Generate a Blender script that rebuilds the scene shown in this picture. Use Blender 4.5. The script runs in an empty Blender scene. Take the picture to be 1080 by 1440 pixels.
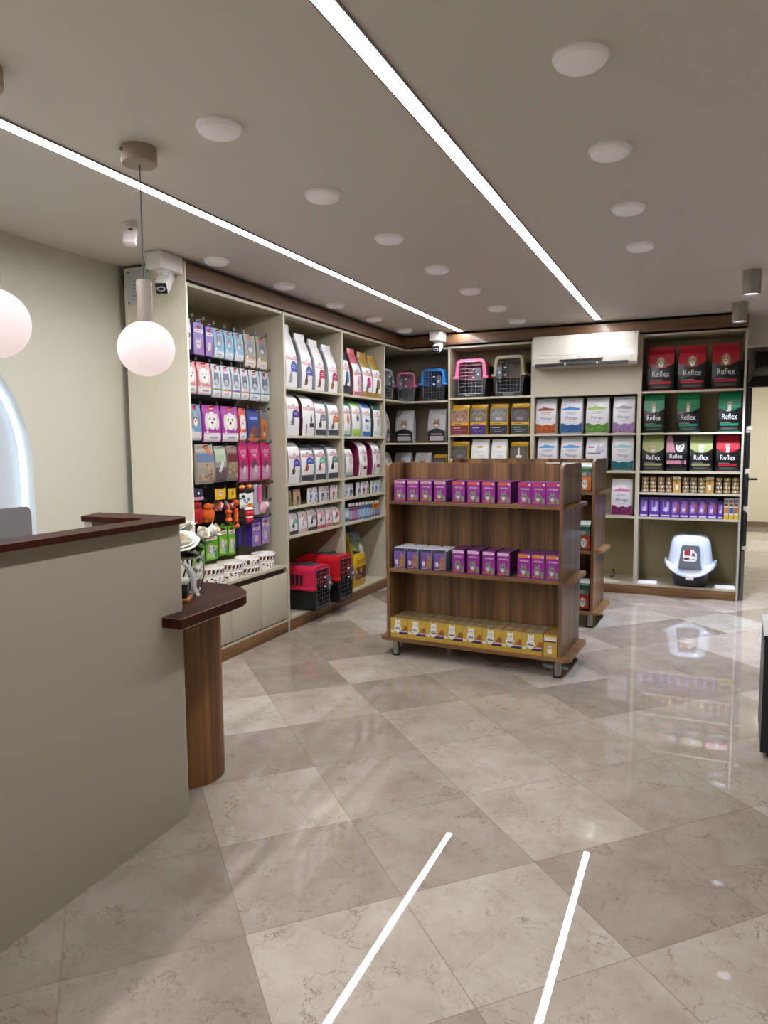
import bpy, bmesh, math, random
from mathutils import Vector, Matrix
random.seed(7)
S = bpy.context.scene
COL = S.collection
PI = math.pi

# ------------------------------------------------------------------ camera
# orthonormal camera frame (right, down, forward) measured from the two vanishing points of the room
def make_camera():
    f, cx, cy = 1014.0, 540.0, 720.0
    d1 = Vector((988 - cx, 620 - cy, f)).normalized()        # world +y in camera space
    X = Vector((2315, 80, -f)).normalized()
    X = (X - d1 * X.dot(d1)).normalized()                    # world +x
    Z = X.cross(d1)
    if Z.y > 0: Z = -Z
    R = Matrix((X, d1, Z))                                   # camera(right,down,fwd) -> world
    right, down, fwd = R.col[0], R.col[1], R.col[2]
    M = Matrix.Identity(4)
    for i in range(3):
        M[i][0] = right[i]; M[i][1] = -down[i]; M[i][2] = -fwd[i]
    M[0][3], M[1][3], M[2][3] = 0, 0, 1.45
    c = bpy.data.cameras.new('camera'); o = bpy.data.objects.new('camera', c); COL.objects.link(o)
    o.matrix_world = M
    c.sensor_fit = 'VERTICAL'; c.sensor_height = 24.0; c.lens = 24.0 * f / 1440.0
    c.clip_start = 0.02; c.clip_end = 100
    S.camera = o
make_camera()

# ------------------------------------------------------------------ materials
def lin(h):
    h = h.lstrip('#'); r = []
    for i in (0, 2, 4):
        v = int(h[i:i + 2], 16) / 255
        r.append(v / 12.92 if v <= .04045 else ((v + .055) / 1.055) ** 2.4)
    return (*r, 1)
_mc = {}
def C(hexc, rough=.5, metal=0.0, coat=0.0, bump=0.0, bscale=30):
    k = (hexc, rough, metal, coat, bump)
    if k in _mc: return _mc[k]
    m = bpy.data.materials.new('paint_' + hexc.strip('#')); m.use_nodes = True
    nt = m.node_tree; b = nt.nodes['Principled BSDF']
    b.inputs['Base Color'].default_value = lin(hexc); b.inputs['Roughness'].default_value = rough
    b.inputs['Metallic'].default_value = metal; b.inputs['Coat Weight'].default_value = coat
    b.inputs['Coat Roughness'].default_value = .15
    tc = nt.nodes.new('ShaderNodeTexCoord')
    n = nt.nodes.new('ShaderNodeTexNoise'); n.inputs['Scale'].default_value = bscale; n.inputs['Detail'].default_value = 3
    nt.links.new(tc.outputs['Object'], n.inputs['Vector'])
    mr = nt.nodes.new('ShaderNodeMapRange')
    mr.inputs['To Min'].default_value = max(0, rough - .05); mr.inputs['To Max'].default_value = min(1, rough + .05)
    nt.links.new(n.outputs['Fac'], mr.inputs['Value']); nt.links.new(mr.outputs['Result'], b.inputs['Roughness'])
    if bump:
        bp = nt.nodes.new('ShaderNodeBump'); bp.inputs['Strength'].default_value = bump; bp.inputs['Distance'].default_value = .01
        nt.links.new(n.outputs['Fac'], bp.inputs['Height']); nt.links.new(bp.outputs['Normal'], b.inputs['Normal'])
    _mc[k] = m
    return m
def tone(h, k=.78):
    h = h.lstrip('#'); out = '#'
    for i in (0, 2, 4):
        v = lin('#' + h[i:i + 2] * 3)[0] * k
        v = v * 12.92 if v < .0031308 else 1.055 * v ** (1 / 2.4) - .055
        out += '%02x' % round(v * 255)
    return out
def FOIL(h): return C(tone(h), .34, 0, .03, .5, 26)      # crinkled plastic film of food bags
def PRINT(h): return C(tone(h), .38, 0, .2)
def LAM(h='#d8ceba'): return C(h, .42)

def emit(name, hexc, strength):
    m = bpy.data.materials.new(name); m.use_nodes = True; nt = m.node_tree
    b = nt.nodes['Principled BSDF']; b.inputs['Base Color'].default_value = (.3, .3, .3, 1)
    b.inputs['Emission Color'].default_value = lin(hexc); b.inputs['Emission Strength'].default_value = strength
    return m

def wood(name, cols, scale, fine, rough=.38, coat=.1, spec=.5):
    """streaky veneer: low-frequency bands across the grain plus fine pores; scale stretches along the grain"""
    m = bpy.data.materials.new(name); m.use_nodes = True; nt = m.node_tree; N = nt.nodes; L = nt.links
    b = N['Principled BSDF']; b.inputs['Roughness'].default_value = rough; b.inputs['Coat Weight'].default_value = coat; b.inputs['Specular IOR Level'].default_value = spec
    tc = N.new('ShaderNodeTexCoord')
    def noise(sc, det, dist=0):
        mp = N.new('ShaderNodeMapping'); mp.inputs['Scale'].default_value = sc
        L.new(tc.outputs['Object'], mp.inputs['Vector'])
        n = N.new('ShaderNodeTexNoise'); n.inputs['Scale'].default_value = 1; n.inputs['Detail'].default_value = det
        n.inputs['Distortion'].default_value = dist
        L.new(mp.outputs['Vector'], n.inputs['Vector']); return n
    a = noise(scale, 2.5, .35); c = noise(fine, 3)
    mix = N.new('ShaderNodeMath'); mix.operation = 'MULTIPLY_ADD'
    L.new(c.outputs['Fac'], mix.inputs[0]); mix.inputs[1].default_value = .45; L.new(a.outputs['Fac'], mix.inputs[2])
    r = N.new('ShaderNodeValToRGB'); e = r.color_ramp.elements
    pos = [.5 + .46 * (i / (len(cols) - 1)) for i in range(len(cols))]
    e[0].position, e[0].color = pos[0], lin(cols[0]); e[1].position, e[1].color = pos[-1], lin(cols[-1])
    for p, cc in zip(pos[1:-1], cols[1:-1]):
        x = e.new(p); x.color = lin(cc)
    L.new(mix.outputs[0], r.inputs['Fac']); L.new(r.outputs['Color'], b.inputs['Base Color'])
    return m
WAL = ['#382314', '#5f4226', '#745331', '#8a6843', '#654728']
WOODV = wood('walnut_upright', WAL, (9, 9, .35), (95, 95, 2.2))
WOODH = wood('walnut_lengthwise', WAL, (.35, 9, 9), (2.2, 95, 95))
WOODY = wood('walnut_crosswise', WAL, (9, .35, 9), (95, 2.2, 95))
OAKV = wood('column_veneer', ['#2f1c0d', '#66421f', '#7d552c', '#8a6034', '#5e3d1d'], (11, 11, .5), (70, 70, 2), .42, .0)
MAHY = wood('mahogany_top', ['#180805', '#29100a', '#34150d', '#3f1d12', '#280e08'], (14, .5, 14), (120, 2, 120), .42, .0, .12)
TRIMW = wood('cornice_wood', ['#2f1c10', '#553720', '#66452a', '#735132', '#573821'], (14, .4, 14), (90, 2, 90), .42)
TRIMX = wood('cornice_wood_across', ['#2f1c10', '#553720', '#66452a', '#735132', '#573821'], (.4, 14, 14), (2, 90, 90), .42)

def marble():
    m = bpy.data.materials.new('polished_marble_tiles'); m.use_nodes = True; nt = m.node_tree; N = nt.nodes; L = nt.links
    b = N['Principled BSDF']
    def node(t, **kw):
        n = N.new(t)
        for k, v in kw.items(): setattr(n, k, v)
        return n
    def math_(op, a, c=None, d=None):
        n = node('ShaderNodeMath', operation=op)
        for i, x in enumerate((a, c, d)):
            if x is None: continue
            if isinstance(x, (int, float)): n.inputs[i].default_value = x
            else: L.new(x, n.inputs[i])
        return n.outputs[0]
    tc = node('ShaderNodeTexCoord')
    mp = node('ShaderNodeMapping'); s = 1 / .502
    mp.inputs['Rotation'].default_value = (0, 0, PI / 4); mp.inputs['Scale'].default_value = (s, s, s)
    mp.inputs['Location'].default_value = (.040, .332, 0)
    L.new(tc.outputs['Object'], mp.inputs['Vector'])
    sx = node('ShaderNodeSeparateXYZ'); L.new(mp.outputs['Vector'], sx.inputs[0])
    fx = math_('FLOOR', sx.outputs[0]); fy = math_('FLOOR', sx.outputs[1])
    cb = node('ShaderNodeCombineXYZ'); L.new(fx, cb.inputs[0]); L.new(fy, cb.inputs[1])
    wn = node('ShaderNodeTexWhiteNoise'); L.new(cb.outputs[0], wn.inputs['Vector'])
    # each slab cut from another block: shift the vein pattern per tile
    off = node('ShaderNodeVectorMath', operation='SCALE'); L.new(wn.outputs['Color'], off.inputs[0]); off.inputs['Scale'].default_value = 13
    pos = node('ShaderNodeVectorMath', operation='ADD'); L.new(tc.outputs['Object'], pos.inputs[0]); L.new(off.outputs[0], pos.inputs[1])
    n1 = node('ShaderNodeTexNoise'); n1.inputs['Scale'].default_value = 5; n1.inputs['Detail'].default_value = 6; n1.inputs['Roughness'].default_value = .65
    L.new(pos.outputs[0], n1.inputs['Vector'])
    w = node('ShaderNodeVectorMath', operation='SCALE'); L.new(n1.outputs['Color'], w.inputs[0]); w.inputs['Scale'].default_value = .42
    p2 = node('ShaderNodeVectorMath', operation='ADD'); L.new(pos.outputs[0], p2.inputs[0]); L.new(w.outputs[0], p2.inputs[1])
    def veins(scale, width, seed):
        v = node('ShaderNodeTexVoronoi', feature='DISTANCE_TO_EDGE'); v.inputs['Scale'].default_value = scale
        sh = node('ShaderNodeVectorMath', operation='ADD'); sh.inputs[1].default_value = (seed, seed * 2, 0)
        L.new(p2.outputs[0], sh.inputs[0]); L.new(sh.outputs[0], v.inputs['Vector'])
        mr = node('ShaderNodeMapRange'); mr.inputs['From Min'].default_value = 0; mr.inputs['From Max'].default_value = width
        mr.inputs['To Min'].default_value = 1; mr.inputs['To Max'].default_value = 0
        L.new(v.outputs['Distance'], mr.inputs['Value'])
        mk = node('ShaderNodeTexNoise'); mk.inputs['Scale'].default_value = 7 + seed; mk.inputs['Detail'].default_value = 2
        L.new(sh.outputs[0], mk.inputs['Vector'])
        m2 = node('ShaderNodeMapRange'); m2.inputs['From Min'].default_value = .42; m2.inputs['From Max'].default_value = .6
        L.new(mk.outputs['Fac'], m2.inputs['Value'])
        return math_('MULTIPLY', mr.outputs['Result'], m2.outputs['Result'])
    v1 = veins(3.6, .016, 0); v2 = veins(8.5, .022, 3.1); v3 = veins(15, .03, 6.7)
    vein = math_('MINIMUM', math_('ADD', math_('ADD', v1, math_('MULTIPLY', v2, .75)), math_('MULTIPLY', v3, .3)), 1)
    r = node('ShaderNodeValToRGB'); e = r.color_ramp.elements
    e[0].position, e[0].color = 0, lin('#8b8377'); e[1].position, e[1].color = 1, lin('#b5b0a6')
    for p_, c_ in ((.3, '#978d81'), (.55, '#a49b8f'), (.8, '#b0a89c')):
        x = e.new(p_); x.color = lin(c_)
    r.color_ramp.interpolation = 'LINEAR'
    L.new(wn.outputs['Value'], r.inputs['Fac'])
    cl = node('ShaderNodeMix', data_type='RGBA', blend_type='MULTIPLY'); cl.inputs['Factor'].default_value = .55
    r2 = node('ShaderNodeValToRGB'); r2.color_ramp.elements[0].position = .3; r2.color_ramp.elements[0].color = lin('#cbc1b5')
    r2.color_ramp.elements[1].position = .62; r2.color_ramp.elements[1].color = (1, 1, 1, 1)
    L.new(n1.outputs['Fac'], r2.inputs['Fac'])
    L.new(r.outputs['Color'], cl.inputs['A']); L.new(r2.outputs['Color'], cl.inputs['B'])
    mv = node('ShaderNodeMix', data_type='RGBA'); L.new(math_('MULTIPLY', vein, .7), mv.inputs['Factor'])
    L.new(cl.outputs['Result'], mv.inputs['A']); mv.inputs['B'].default_value = lin('#5f4f44')
    # thin joint between slabs
    def edge(o):
        fr = math_('FRACT', o); return math_('MINIMUM', fr, math_('SUBTRACT', 1, fr))
    dj = math_('MINIMUM', edge(sx.outputs[0]), edge(sx.outputs[1]))
    j = node('ShaderNodeMapRange'); j.inputs['From Min'].default_value = .0018; j.inputs['From Max'].default_value = .0045
    j.inputs['To Min'].default_value = .6; j.inputs['To Max'].default_value = 0; L.new(dj, j.inputs['Value'])
    mj = node('ShaderNodeMix', data_type='RGBA'); L.new(j.outputs['Result'], mj.inputs['Factor'])
    L.new(mv.outputs['Result'], mj.inputs['A']); mj.inputs['B'].default_value = lin('#6d5f54')
    L.new(mj.outputs['Result'], b.inputs['Base Color'])
    rr = node('ShaderNodeMapRange'); rr.inputs['To Min'].default_value = .0; rr.inputs['To Max'].default_value = .03
    L.new(n1.outputs['Fac'], rr.inputs['Value']); L.new(rr.outputs['Result'], b.inputs['Roughness'])
    b.inputs['IOR'].default_value = 1.52
    return m

def glass_mat():
    m = bpy.data.materials.new('clear_glass'); m.use_nodes = True; b = m.node_tree.nodes['Principled BSDF']
    b.inputs['Base Color'].default_value = (.95, .97, .96, 1); b.inputs['Roughness'].default_value = .02
    b.inputs['Transmission Weight'].default_value = 1; b.inputs['IOR'].default_value = 1.3
    return m
def clear_film():
    m = bpy.data.materials.new('clear_film'); m.use_nodes = True; b = m.node_tree.nodes['Principled BSDF']
    b.inputs['Base Color'].default_value = (.8, .82, .84, 1); b.inputs['Roughness'].default_value = .15
    b.inputs['Alpha'].default_value = .35
    return m

# ------------------------------------------------------------------ mesh builder
class MB:
    def __init__(s): s.v = []; s.f = []; s.m = []; s.mats = []
    def mi(s, mat):
        if mat not in s.mats: s.mats.append(mat)
        return s.mats.index(mat)
    def add(s, vs, fs, mat, M=None):
        n = len(s.v)
        s.v += [tuple(M @ Vector(p)) if M else tuple(p) for p in vs]
        k = s.mi(mat)
        for f in fs: s.f.append([i + n for i in f]); s.m.append(k)
        return s
    def box(s, x0, x1, y0, y1, z0, z1, mat, M=None, bev=0.0):
        if bev > 0:
            bm = bmesh.new(); bmesh.ops.create_cube(bm, size=1)
            for v in bm.verts:
                v.co = Vector(((x0 + x1) / 2 + v.co.x * (x1 - x0), (y0 + y1) / 2 + v.co.y * (y1 - y0), (z0 + z1) / 2 + v.co.z * (z1 - z0)))
            bmesh.ops.bevel(bm, geom=bm.edges[:], offset=bev, segments=2, affect='EDGES', profile=.5)
            bm.verts.index_update()
            s.add([v.co[:] for v in bm.verts], [[v.index for v in f.verts] for f in bm.faces], mat, M); bm.free()
            return s
        vs = [(x0, y0, z0), (x1, y0, z0), (x1, y1, z0), (x0, y1, z0), (x0, y0, z1), (x1, y0, z1), (x1, y1, z1), (x0, y1, z1)]
        return s.add(vs, [[0, 3, 2, 1], [4, 5, 6, 7], [0, 1, 5, 4], [1, 2, 6, 5], [2, 3, 7, 6], [3, 0, 4, 7]], mat, M)
    def prism(s, poly, a, b, mat, axis='z', M=None):
        n = len(poly)
        def P(u, v, w): return (u, v, w) if axis == 'z' else ((u, w, v) if axis == 'y' else (w, u, v))
        vs = [P(u, v, a) for u, v in poly] + [P(u, v, b) for u, v in poly]
        fs = [list(range(n))[::-1], list(range(n, 2 * n))] + [[i, (i + 1) % n, n + (i + 1) % n, n + i] for i in range(n)]
        return s.add(vs, fs, mat, M)
    def rings(s, rs, mat, caps=(True, True), close=True, M=None):
        n = len(rs[0]); vs = [p for r in rs for p in r]; fs = []
        for k in range(len(rs) - 1):
            for i in range(n if close else n - 1):
                j = (i + 1) % n; fs.append([k * n + i, k * n + j, (k + 1) * n + j, (k + 1) * n + i])
        if caps[0]: fs.append(list(range(n))[::-1])
        if caps[1]: fs.append([(len(rs) - 1) * n + i for i in range(n)])
        return s.add(vs, fs, mat, M)
    def lathe(s, prof, mat, n=24, c=(0, 0, 0), M=None, caps=(True, True), sx=1, sy=1):
        rs = [[(c[0] + r * sx * math.cos(2 * PI * i / n), c[1] + r * sy * math.sin(2 * PI * i / n), c[2] + z) for i in range(n)] for r, z in prof]
        return s.rings(rs, mat, caps, True, M)
    def ell(s, c, r, mat, n=16, k=10, M=None):
        prof = [(math.sin(PI * j / k) if 0 < j < k else .02, -math.cos(PI * j / k)) for j in range(k + 1)]
        rs = [[(c[0] + p * r[0] * math.cos(2 * PI * i / n), c[1] + p * r[1] * math.sin(2 * PI * i / n), c[2] + z * r[2]) for i in range(n)] for p, z in prof]
        return s.rings(rs, mat, (True, True), True, M)
    def tube(s, pts, r, mat, n=8, M=None):
        pts = [Vector(p) for p in pts]; rs = []
        for i, p in enumerate(pts):
            d = (pts[min(i + 1, len(pts) - 1)] - pts[max(i - 1, 0)]).normalized()
            u = d.orthogonal().normalized() if i == 0 else (u - d * u.dot(d)).normalized()
            w = d.cross(u); rr = r[i] if isinstance(r, (list, tuple)) else r
            rs.append([tuple(p + (u * math.cos(2 * PI * k / n) + w * math.sin(2 * PI * k / n)) * rr) for k in range(n)])
        return s.rings(rs, mat, (True, True), True, M)
    def mesh(s, name, smooth=35):
        me = bpy.data.meshes.new(name); me.from_pydata(s.v, [], s.f)
        for m in s.mats: me.materials.append(m)
        me.polygons.foreach_set('material_index', s.m)
        bm = bmesh.new(); bm.from_mesh(me); bmesh.ops.recalc_face_normals(bm, faces=bm.faces[:]); bm.to_mesh(me); bm.free()
        if smooth:
            me.polygons.foreach_set('use_smooth', [True] * len(me.polygons))
            me.set_sharp_from_angle(angle=math.radians(smooth))
        me.update()
        return me

def obj(name, mb, parent=None, loc=(0, 0, 0), rz=0, label=None, smooth=35):
    me = mb if isinstance(mb, bpy.types.Mesh) else mb.mesh(name, smooth)
    o = bpy.data.objects.new(name, me); COL.objects.link(o)
    o.location = loc; o.rotation_euler = (0, 0, rz)
    if parent: o.parent = parent
    if label: o['label'] = label
    return o
def thing(name, label, cat, loc=(0, 0, 0), rz=0, group=None, rot=None):
    o = bpy.data.objects.new(name, None); COL.objects.link(o); o.empty_display_size = .05
    o.location = loc; o.rotation_euler = rot or (0, 0, rz)
    o['label'] = label; o['category'] = cat
    if group: o['group'] = group
    return o
def struct(name, mb, loc=(0, 0, 0), rz=0, parent=None, smooth=35):
    o = obj(name, mb, parent, loc, rz, smooth=smooth)
    if not parent: o['kind'] = 'structure'
    return o
def copy_thing(src, loc, rz, label, group=None):
    """copy a thing, its parts and their sub-parts; mesh data is shared"""
    def cp(o, par):
        c = o.copy(); COL.objects.link(c); c.parent = par
        for ch in [x for x in COL.objects if x.parent == o and x != c]: cp(ch, c)
        return c
    kids = [x for x in COL.objects if x.parent == src]
    r = src.copy(); COL.objects.link(r); r.location = loc; r.rotation_euler = (0, 0, rz); r['label'] = label
    if group: r['group'] = group
    for k in kids: cp(k, r)
    return r

# ------------------------------------------------------------------ lettering and printed graphics
_tc = {}
def text_mesh(t):
    if t in _tc: return _tc[t]
    cu = bpy.data.curves.new('lettering', 'FONT'); cu.body = t; cu.resolution_u = 2; cu.fill_mode = 'FRONT'; cu.offset = .0
    ob = bpy.data.objects.new('lettering', cu); COL.objects.link(ob)
    dg = bpy.context.evaluated_depsgraph_get(); dg.update()
    me = bpy.data.meshes.new_from_object(ob.evaluated_get(dg))
    vs = [(v.co.x, v.co.y) for v in me.vertices]; fs = [list(p.vertices) for p in me.polygons]
    x0, x1 = min(v[0] for v in vs), max(v[0] for v in vs); y0, y1 = min(v[1] for v in vs), max(v[1] for v in vs)
    vs = [((x - (x0 + x1) / 2) / (y1 - y0), (y - (y0 + y1) / 2) / (y1 - y0)) for x, y in vs]
    asp = (x1 - x0) / (y1 - y0)
    bpy.data.objects.remove(ob); bpy.data.curves.remove(cu); bpy.data.meshes.remove(me)
    _tc[t] = (vs, fs, asp)
    return _tc[t]

def ellipse(cx, cz, rx, rz, n=18, a0=0, a1=2 * PI):
    full = abs(a1 - a0) > 6.2
    return [(cx + rx * math.cos(a0 + (a1 - a0) * i / (n if full else n - 1)), cz + rz * math.sin(a0 + (a1 - a0) * i / (n if full else n - 1))) for i in range(n)]
def dome(cx, z0, rx, h):
    return [(cx - rx, z0)] + [(cx - rx * .95 * math.cos(PI * i / 10), z0 + h * .35 + h * .65 * math.sin(PI * i / 10)) for i in range(11)] + [(cx + rx, z0)]
def catface(cx, cz, rx, rz, col, dark='#2a2624', light='#e8e2da'):
    """a plain animal head photo-print: ears, head, muzzle, eyes, nose"""
    return [('p', [(cx - rx * .95, cz + rz * .35), (cx - rx * .8, cz + rz * 1.35), (cx - rx * .2, cz + rz * .85)], col),
            ('p', [(cx + rx * .95, cz + rz * .35), (cx + rx * .8, cz + rz * 1.35), (cx + rx * .2, cz + rz * .85)], col),
            ('e', cx, cz, rx, rz, col), ('e', cx, cz - rz * .4, rx * .5, rz * .42, light),
            ('e', cx - rx * .42, cz + rz * .15, rx * .17, rz * .15, dark), ('e', cx + rx * .42, cz + rz * .15, rx * .17, rz * .15, dark),
            ('p', [(cx - rx * .16, cz - rz * .15), (cx + rx * .16, cz - rz * .15), (cx, cz - rz * .4)], dark),
            ('r', cx - rx * .3, cz - rz * .62, cx + rx * .3, cz - rz * .55, dark)]
def furface(cx, cz, rx, rz, fur, dark, light, eye='#8f8355'):
    p = [('p', [(cx - rx * .98, cz + rz * .2), (cx - rx * .86, cz + rz * .98), (cx - rx * .3, cz + rz * .7)], dark), ('p', [(cx + rx * .98, cz + rz * .2), (cx + rx * .86, cz + rz * .98), (cx + rx * .3, cz + rz * .7)], dark),
         ('e', cx, cz - rz * .1, rx * .93, rz * .9, fur)]
    for s in (-1, 0, 1): p.append(('p', [(cx + s * rx * .2 - rx * .05, cz + rz * .75), (cx + s * rx * .2 + rx * .05, cz + rz * .75), (cx + s * rx * .12, cz + rz * .3)], dark))
    for s in (-1, 1):
        p += [('p', [(cx + s * rx * .92, cz - rz * .1), (cx + s * rx * .92, cz - rz * .22), (cx + s * rx * .5, cz - rz * .12)], dark), ('p', [(cx + s * rx * .85, cz - rz * .42), (cx + s * rx * .8, cz - rz * .54), (cx + s * rx * .45, cz - rz * .38)], dark),
              ('e', cx + s * rx * .36, cz + rz * .06, rx * .14, rz * .1, '#2a2623'), ('e', cx + s * rx * .36, cz + rz * .06, rx * .1, rz * .075, eye), ('e', cx + s * rx * .36, cz + rz * .06, rx * .05, rz * .07, '#1b1816')]
    return p + [('e', cx - rx * .15, cz - rz * .5, rx * .22, rz * .22, light), ('e', cx + rx * .15, cz - rz * .5, rx * .22, rz * .22, light), ('p', [(cx - rx * .1, cz - rz * .22), (cx + rx * .1, cz - rz * .22), (cx, cz - rz * .36)], '#8a5a54'), ('r', cx - rx * .015, cz - rz * .56, cx + rx * .015, cz - rz * .34, '#241f1d')]
def dogface(cx, cz, rx, rz, col, ear, dark='#1d1a19'):
    return [('e', cx - rx * .85, cz - rz * .1, rx * .42, rz * .95, ear), ('e', cx + rx * .85, cz - rz * .1, rx * .42, rz * .95, ear),
            ('e', cx, cz, rx * .85, rz, col), ('e', cx, cz - rz * .35, rx * .5, rz * .5, '#f2ede6'),
            ('e', cx - rx * .38, cz + rz * .2, rx * .14, rz * .13, dark), ('e', cx + rx * .38, cz + rz * .2, rx * .14, rz * .13, dark),
            ('e', cx, cz - rz * .2, rx * .2, rz * .14, dark)]
def sitting(cx, cz, s, k, col):
    """animal silhouette sitting; s half width, k height"""
    return [('e', cx, cz - k * .12, s * .75, k * .36, col), ('e', cx + s * .2, cz + k * .28, s * .42, k * .2, col),
            ('p', [(cx - s * .1, cz + k * .3), (cx - s * .05, cz + k * .56), (cx + s * .2, cz + k * .42)], col),
            ('p', [(cx + s * .5, cz + k * .3), (cx + s * .5, cz + k * .56), (cx + s * .2, cz + k * .42)], col),
            ('p', [(cx - s * .6, cz - k * .48), (cx - s * 1.3, cz - k * .42), (cx - s * 1.3, cz - k * .36), (cx - s * .5, cz - k * .36)], col)]

def clip(poly, z, keep_above):
    out = []
    for i, p in enumerate(poly):
        q = poly[(i + 1) % len(poly)]
        a = (p[1] >= z) == keep_above or p[1] == z; b = (q[1] >= z) == keep_above or q[1] == z
        if a: out.append(p)
        if a != b and q[1] != p[1]:
            t = (z - p[1]) / (q[1] - p[1]); out.append((p[0] + t * (q[0] - p[0]), z))
    return out
def decals(mb, prints, w, h, F, bands, k0=0):
    """prints in face coordinates x in [-1,1], z in [0,1]; F(x, z, lift) gives the point on the surface"""
    for k, e in enumerate(prints):
        lift = .0007 + .00012 * (k + k0)
        if e[0] == 't':
            vs, fs, asp = text_mesh(e[1]); hh = e[4]; mx = e[6] if len(e) > 6 else 1.8
            sx = hh * h / (w / 2)
            if asp * sx > mx: sx = mx / asp
            mb.add([F(e[2] + x * sx, e[3] + y * hh, lift + .0004) for x, y in vs], fs, PRINT(e[5]))
            continue
        if e[0] == 'r': poly = [(e[1], e[2]), (e[3], e[2]), (e[3], e[4]), (e[1], e[4])]; col = e[5]
        elif e[0] == 'e': poly = ellipse(*e[1:5]); col = e[5]
        else: poly = e[1]; col = e[2]
        for a, b in zip(bands[:-1], bands[1:]):
            q = clip(clip(poly, a, True), b, False)
            if len(q) > 2: mb.add([F(x, z, lift) for x, z in q], [list(range(len(q)))], PRINT(col))

PROFILES = {   # t, width scale, front offset, back offset (fractions of depth)
    'tall': [(0, .97, .03, .97), (.03, 1, 0, 1), (.25, 1, -.04, 1), (.48, 1, 0, 1), (.6, .97, .07, .98), (.8, .91, .3, .84), (.88, .89, .42, .7), (1, .88, .48, .57)],
    'round': [(0, .97, .03, .97), (.04, 1, 0, 1), (.35, 1, -.05, 1), (.7, 1, 0, 1), (.8, .99, .06, 1), (.88, .97, .2, 1), (.94, .93, .42, 1), (.97, .9, .6, .98), (1, .87, .78, .9)],
    'pouch': [(0, .96, .08, .92), (.05, 1, 0, 1), (.3, 1, -.06, 1.03), (.6, 1, 0, 1), (.82, .985, .16, .84), (.93, .97, .38, .62), (1, .965, .44, .56)],
    'block': [(0, 1, .02, .98), (.03, 1, 0, 1), (.4, 1, -.03, 1.02), (.8, .99, .02, .98), (.87, .98, .16, .84), (.915, .97, .38, .62), (1, .97, .43, .57)],
    'flat': [(0, .97, .35, .65), (.08, 1, .12, .88), (.4, 1, 0, 1), (.75, .99, .15, .85), (.9, .98, .4, .6), (1, .97, .44, .56)],
}
def section(hw, y0, y1, g):
    r = min(.014, (y1 - y0) * .42, hw * .3); ym = (y0 + y1) / 2
    return [(-hw + r, y0), (hw - r, y0), (hw - r * .3, y0 + r * .3), (hw, y0 + r), (hw - g, ym), (hw, y1 - r), (hw - r, y1), (-hw + r, y1), (-hw, y1 - r), (-hw + g, ym), (-hw, y0 + r), (-hw + r * .3, y0 + r * .3)]
def bag_parts(root, w, h, d, kind, zones, prints, side=None, seal=None, key=None):
    """body (zones = [(t0,t1,colour)...] front/back colours, side colour), printed label, top seal"""
    prof = PROFILES[kind]
    ts = prof[-2][0] if kind != 'round' else prof[-3][0]
    def at(t):
        for a, b in zip(prof[:-1], prof[1:]):
            if a[0] <= t <= b[0]:
                u = (t - a[0]) / (b[0] - a[0]); return [a[i] + u * (b[i] - a[i]) for i in range(4)]
        return prof[-1] if t > 1 else prof[0]
    cuts = sorted(set([p[0] for p in prof] + [z[1] for z in zones if z[1] < 1] + [ts]))
    def colour(t):
        for a, b, c in zones:
            if a <= t < b: return c
        return zones[-1][2]
    body, top = MB(), MB()
    for a, b in zip(cuts[:-1], cuts[1:]):
        A, B = at(a), at(b); g = .08 * d if kind in ('tall', 'round') else 0
        ra = [(x, y, a * h) for x, y in section(w / 2 * A[1], A[2] * d, A[3] * d, g)]
        rb = [(x, y, b * h) for x, y in section(w / 2 * B[1], B[2] * d, B[3] * d, g)]
        n = len(ra); c = colour((a + b) / 2); up = (a + b) / 2 > ts
        tgt = top if up else body
        if up and seal: c = seal
        for i in range(n):
            j = (i + 1) % n
            mat = FOIL(c if (i in (0, 1, 11, 5, 6, 7) or up or not side) else side)
            tgt.add([ra[i], ra[j], rb[j], rb[i]], [[0, 1, 2, 3]], mat)
        if a == 0: body.add(ra, [list(range(n))[::-1]], FOIL(c))
        if b == 1: top.add(rb, [list(range(n))], FOIL(c))
        if b == ts: body.add(rb, [list(range(n))], FOIL(c))
        if a == ts: top.add(ra, [list(range(n))[::-1]], FOIL(c))
    for m_ in (body, top):      # weld the strips so shading is smooth
        bm = bmesh.new(); me = m_.mesh('x', 0); bm.from_mesh(me); bmesh.ops.remove_doubles(bm, verts=bm.verts[:], dist=1e-5)
        m_.v = [v.co[:] for v in bm.verts]; bm.verts.index_update()
        m_.f = [[v.index for v in f.verts] for f in bm.faces]; m_.m = [f.material_index for f in bm.faces]
        bm.free(); bpy.data.meshes.remove(me)
    obj('bag_body', body, root); obj('top_seal', top, root)
    if prints:
        lab = MB()
        def F(x, z, lift):
            p = at(max(0, min(1, z))); return (x * w / 2 * p[1], p[2] * d - lift, z * h)
        decals(lab, prints, w, h, F, [p[0] for p in prof])
        obj('printed_label', lab, root, smooth=0)

def bag(name, label, cat, group, loc, rz, w, h, d, kind, zones, prints, side=None, seal=None):
    r = thing(name, label, cat, loc, rz, group)
    bag_parts(r, w, h, d, kind, zones, prints, side, seal)
    return r

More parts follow.
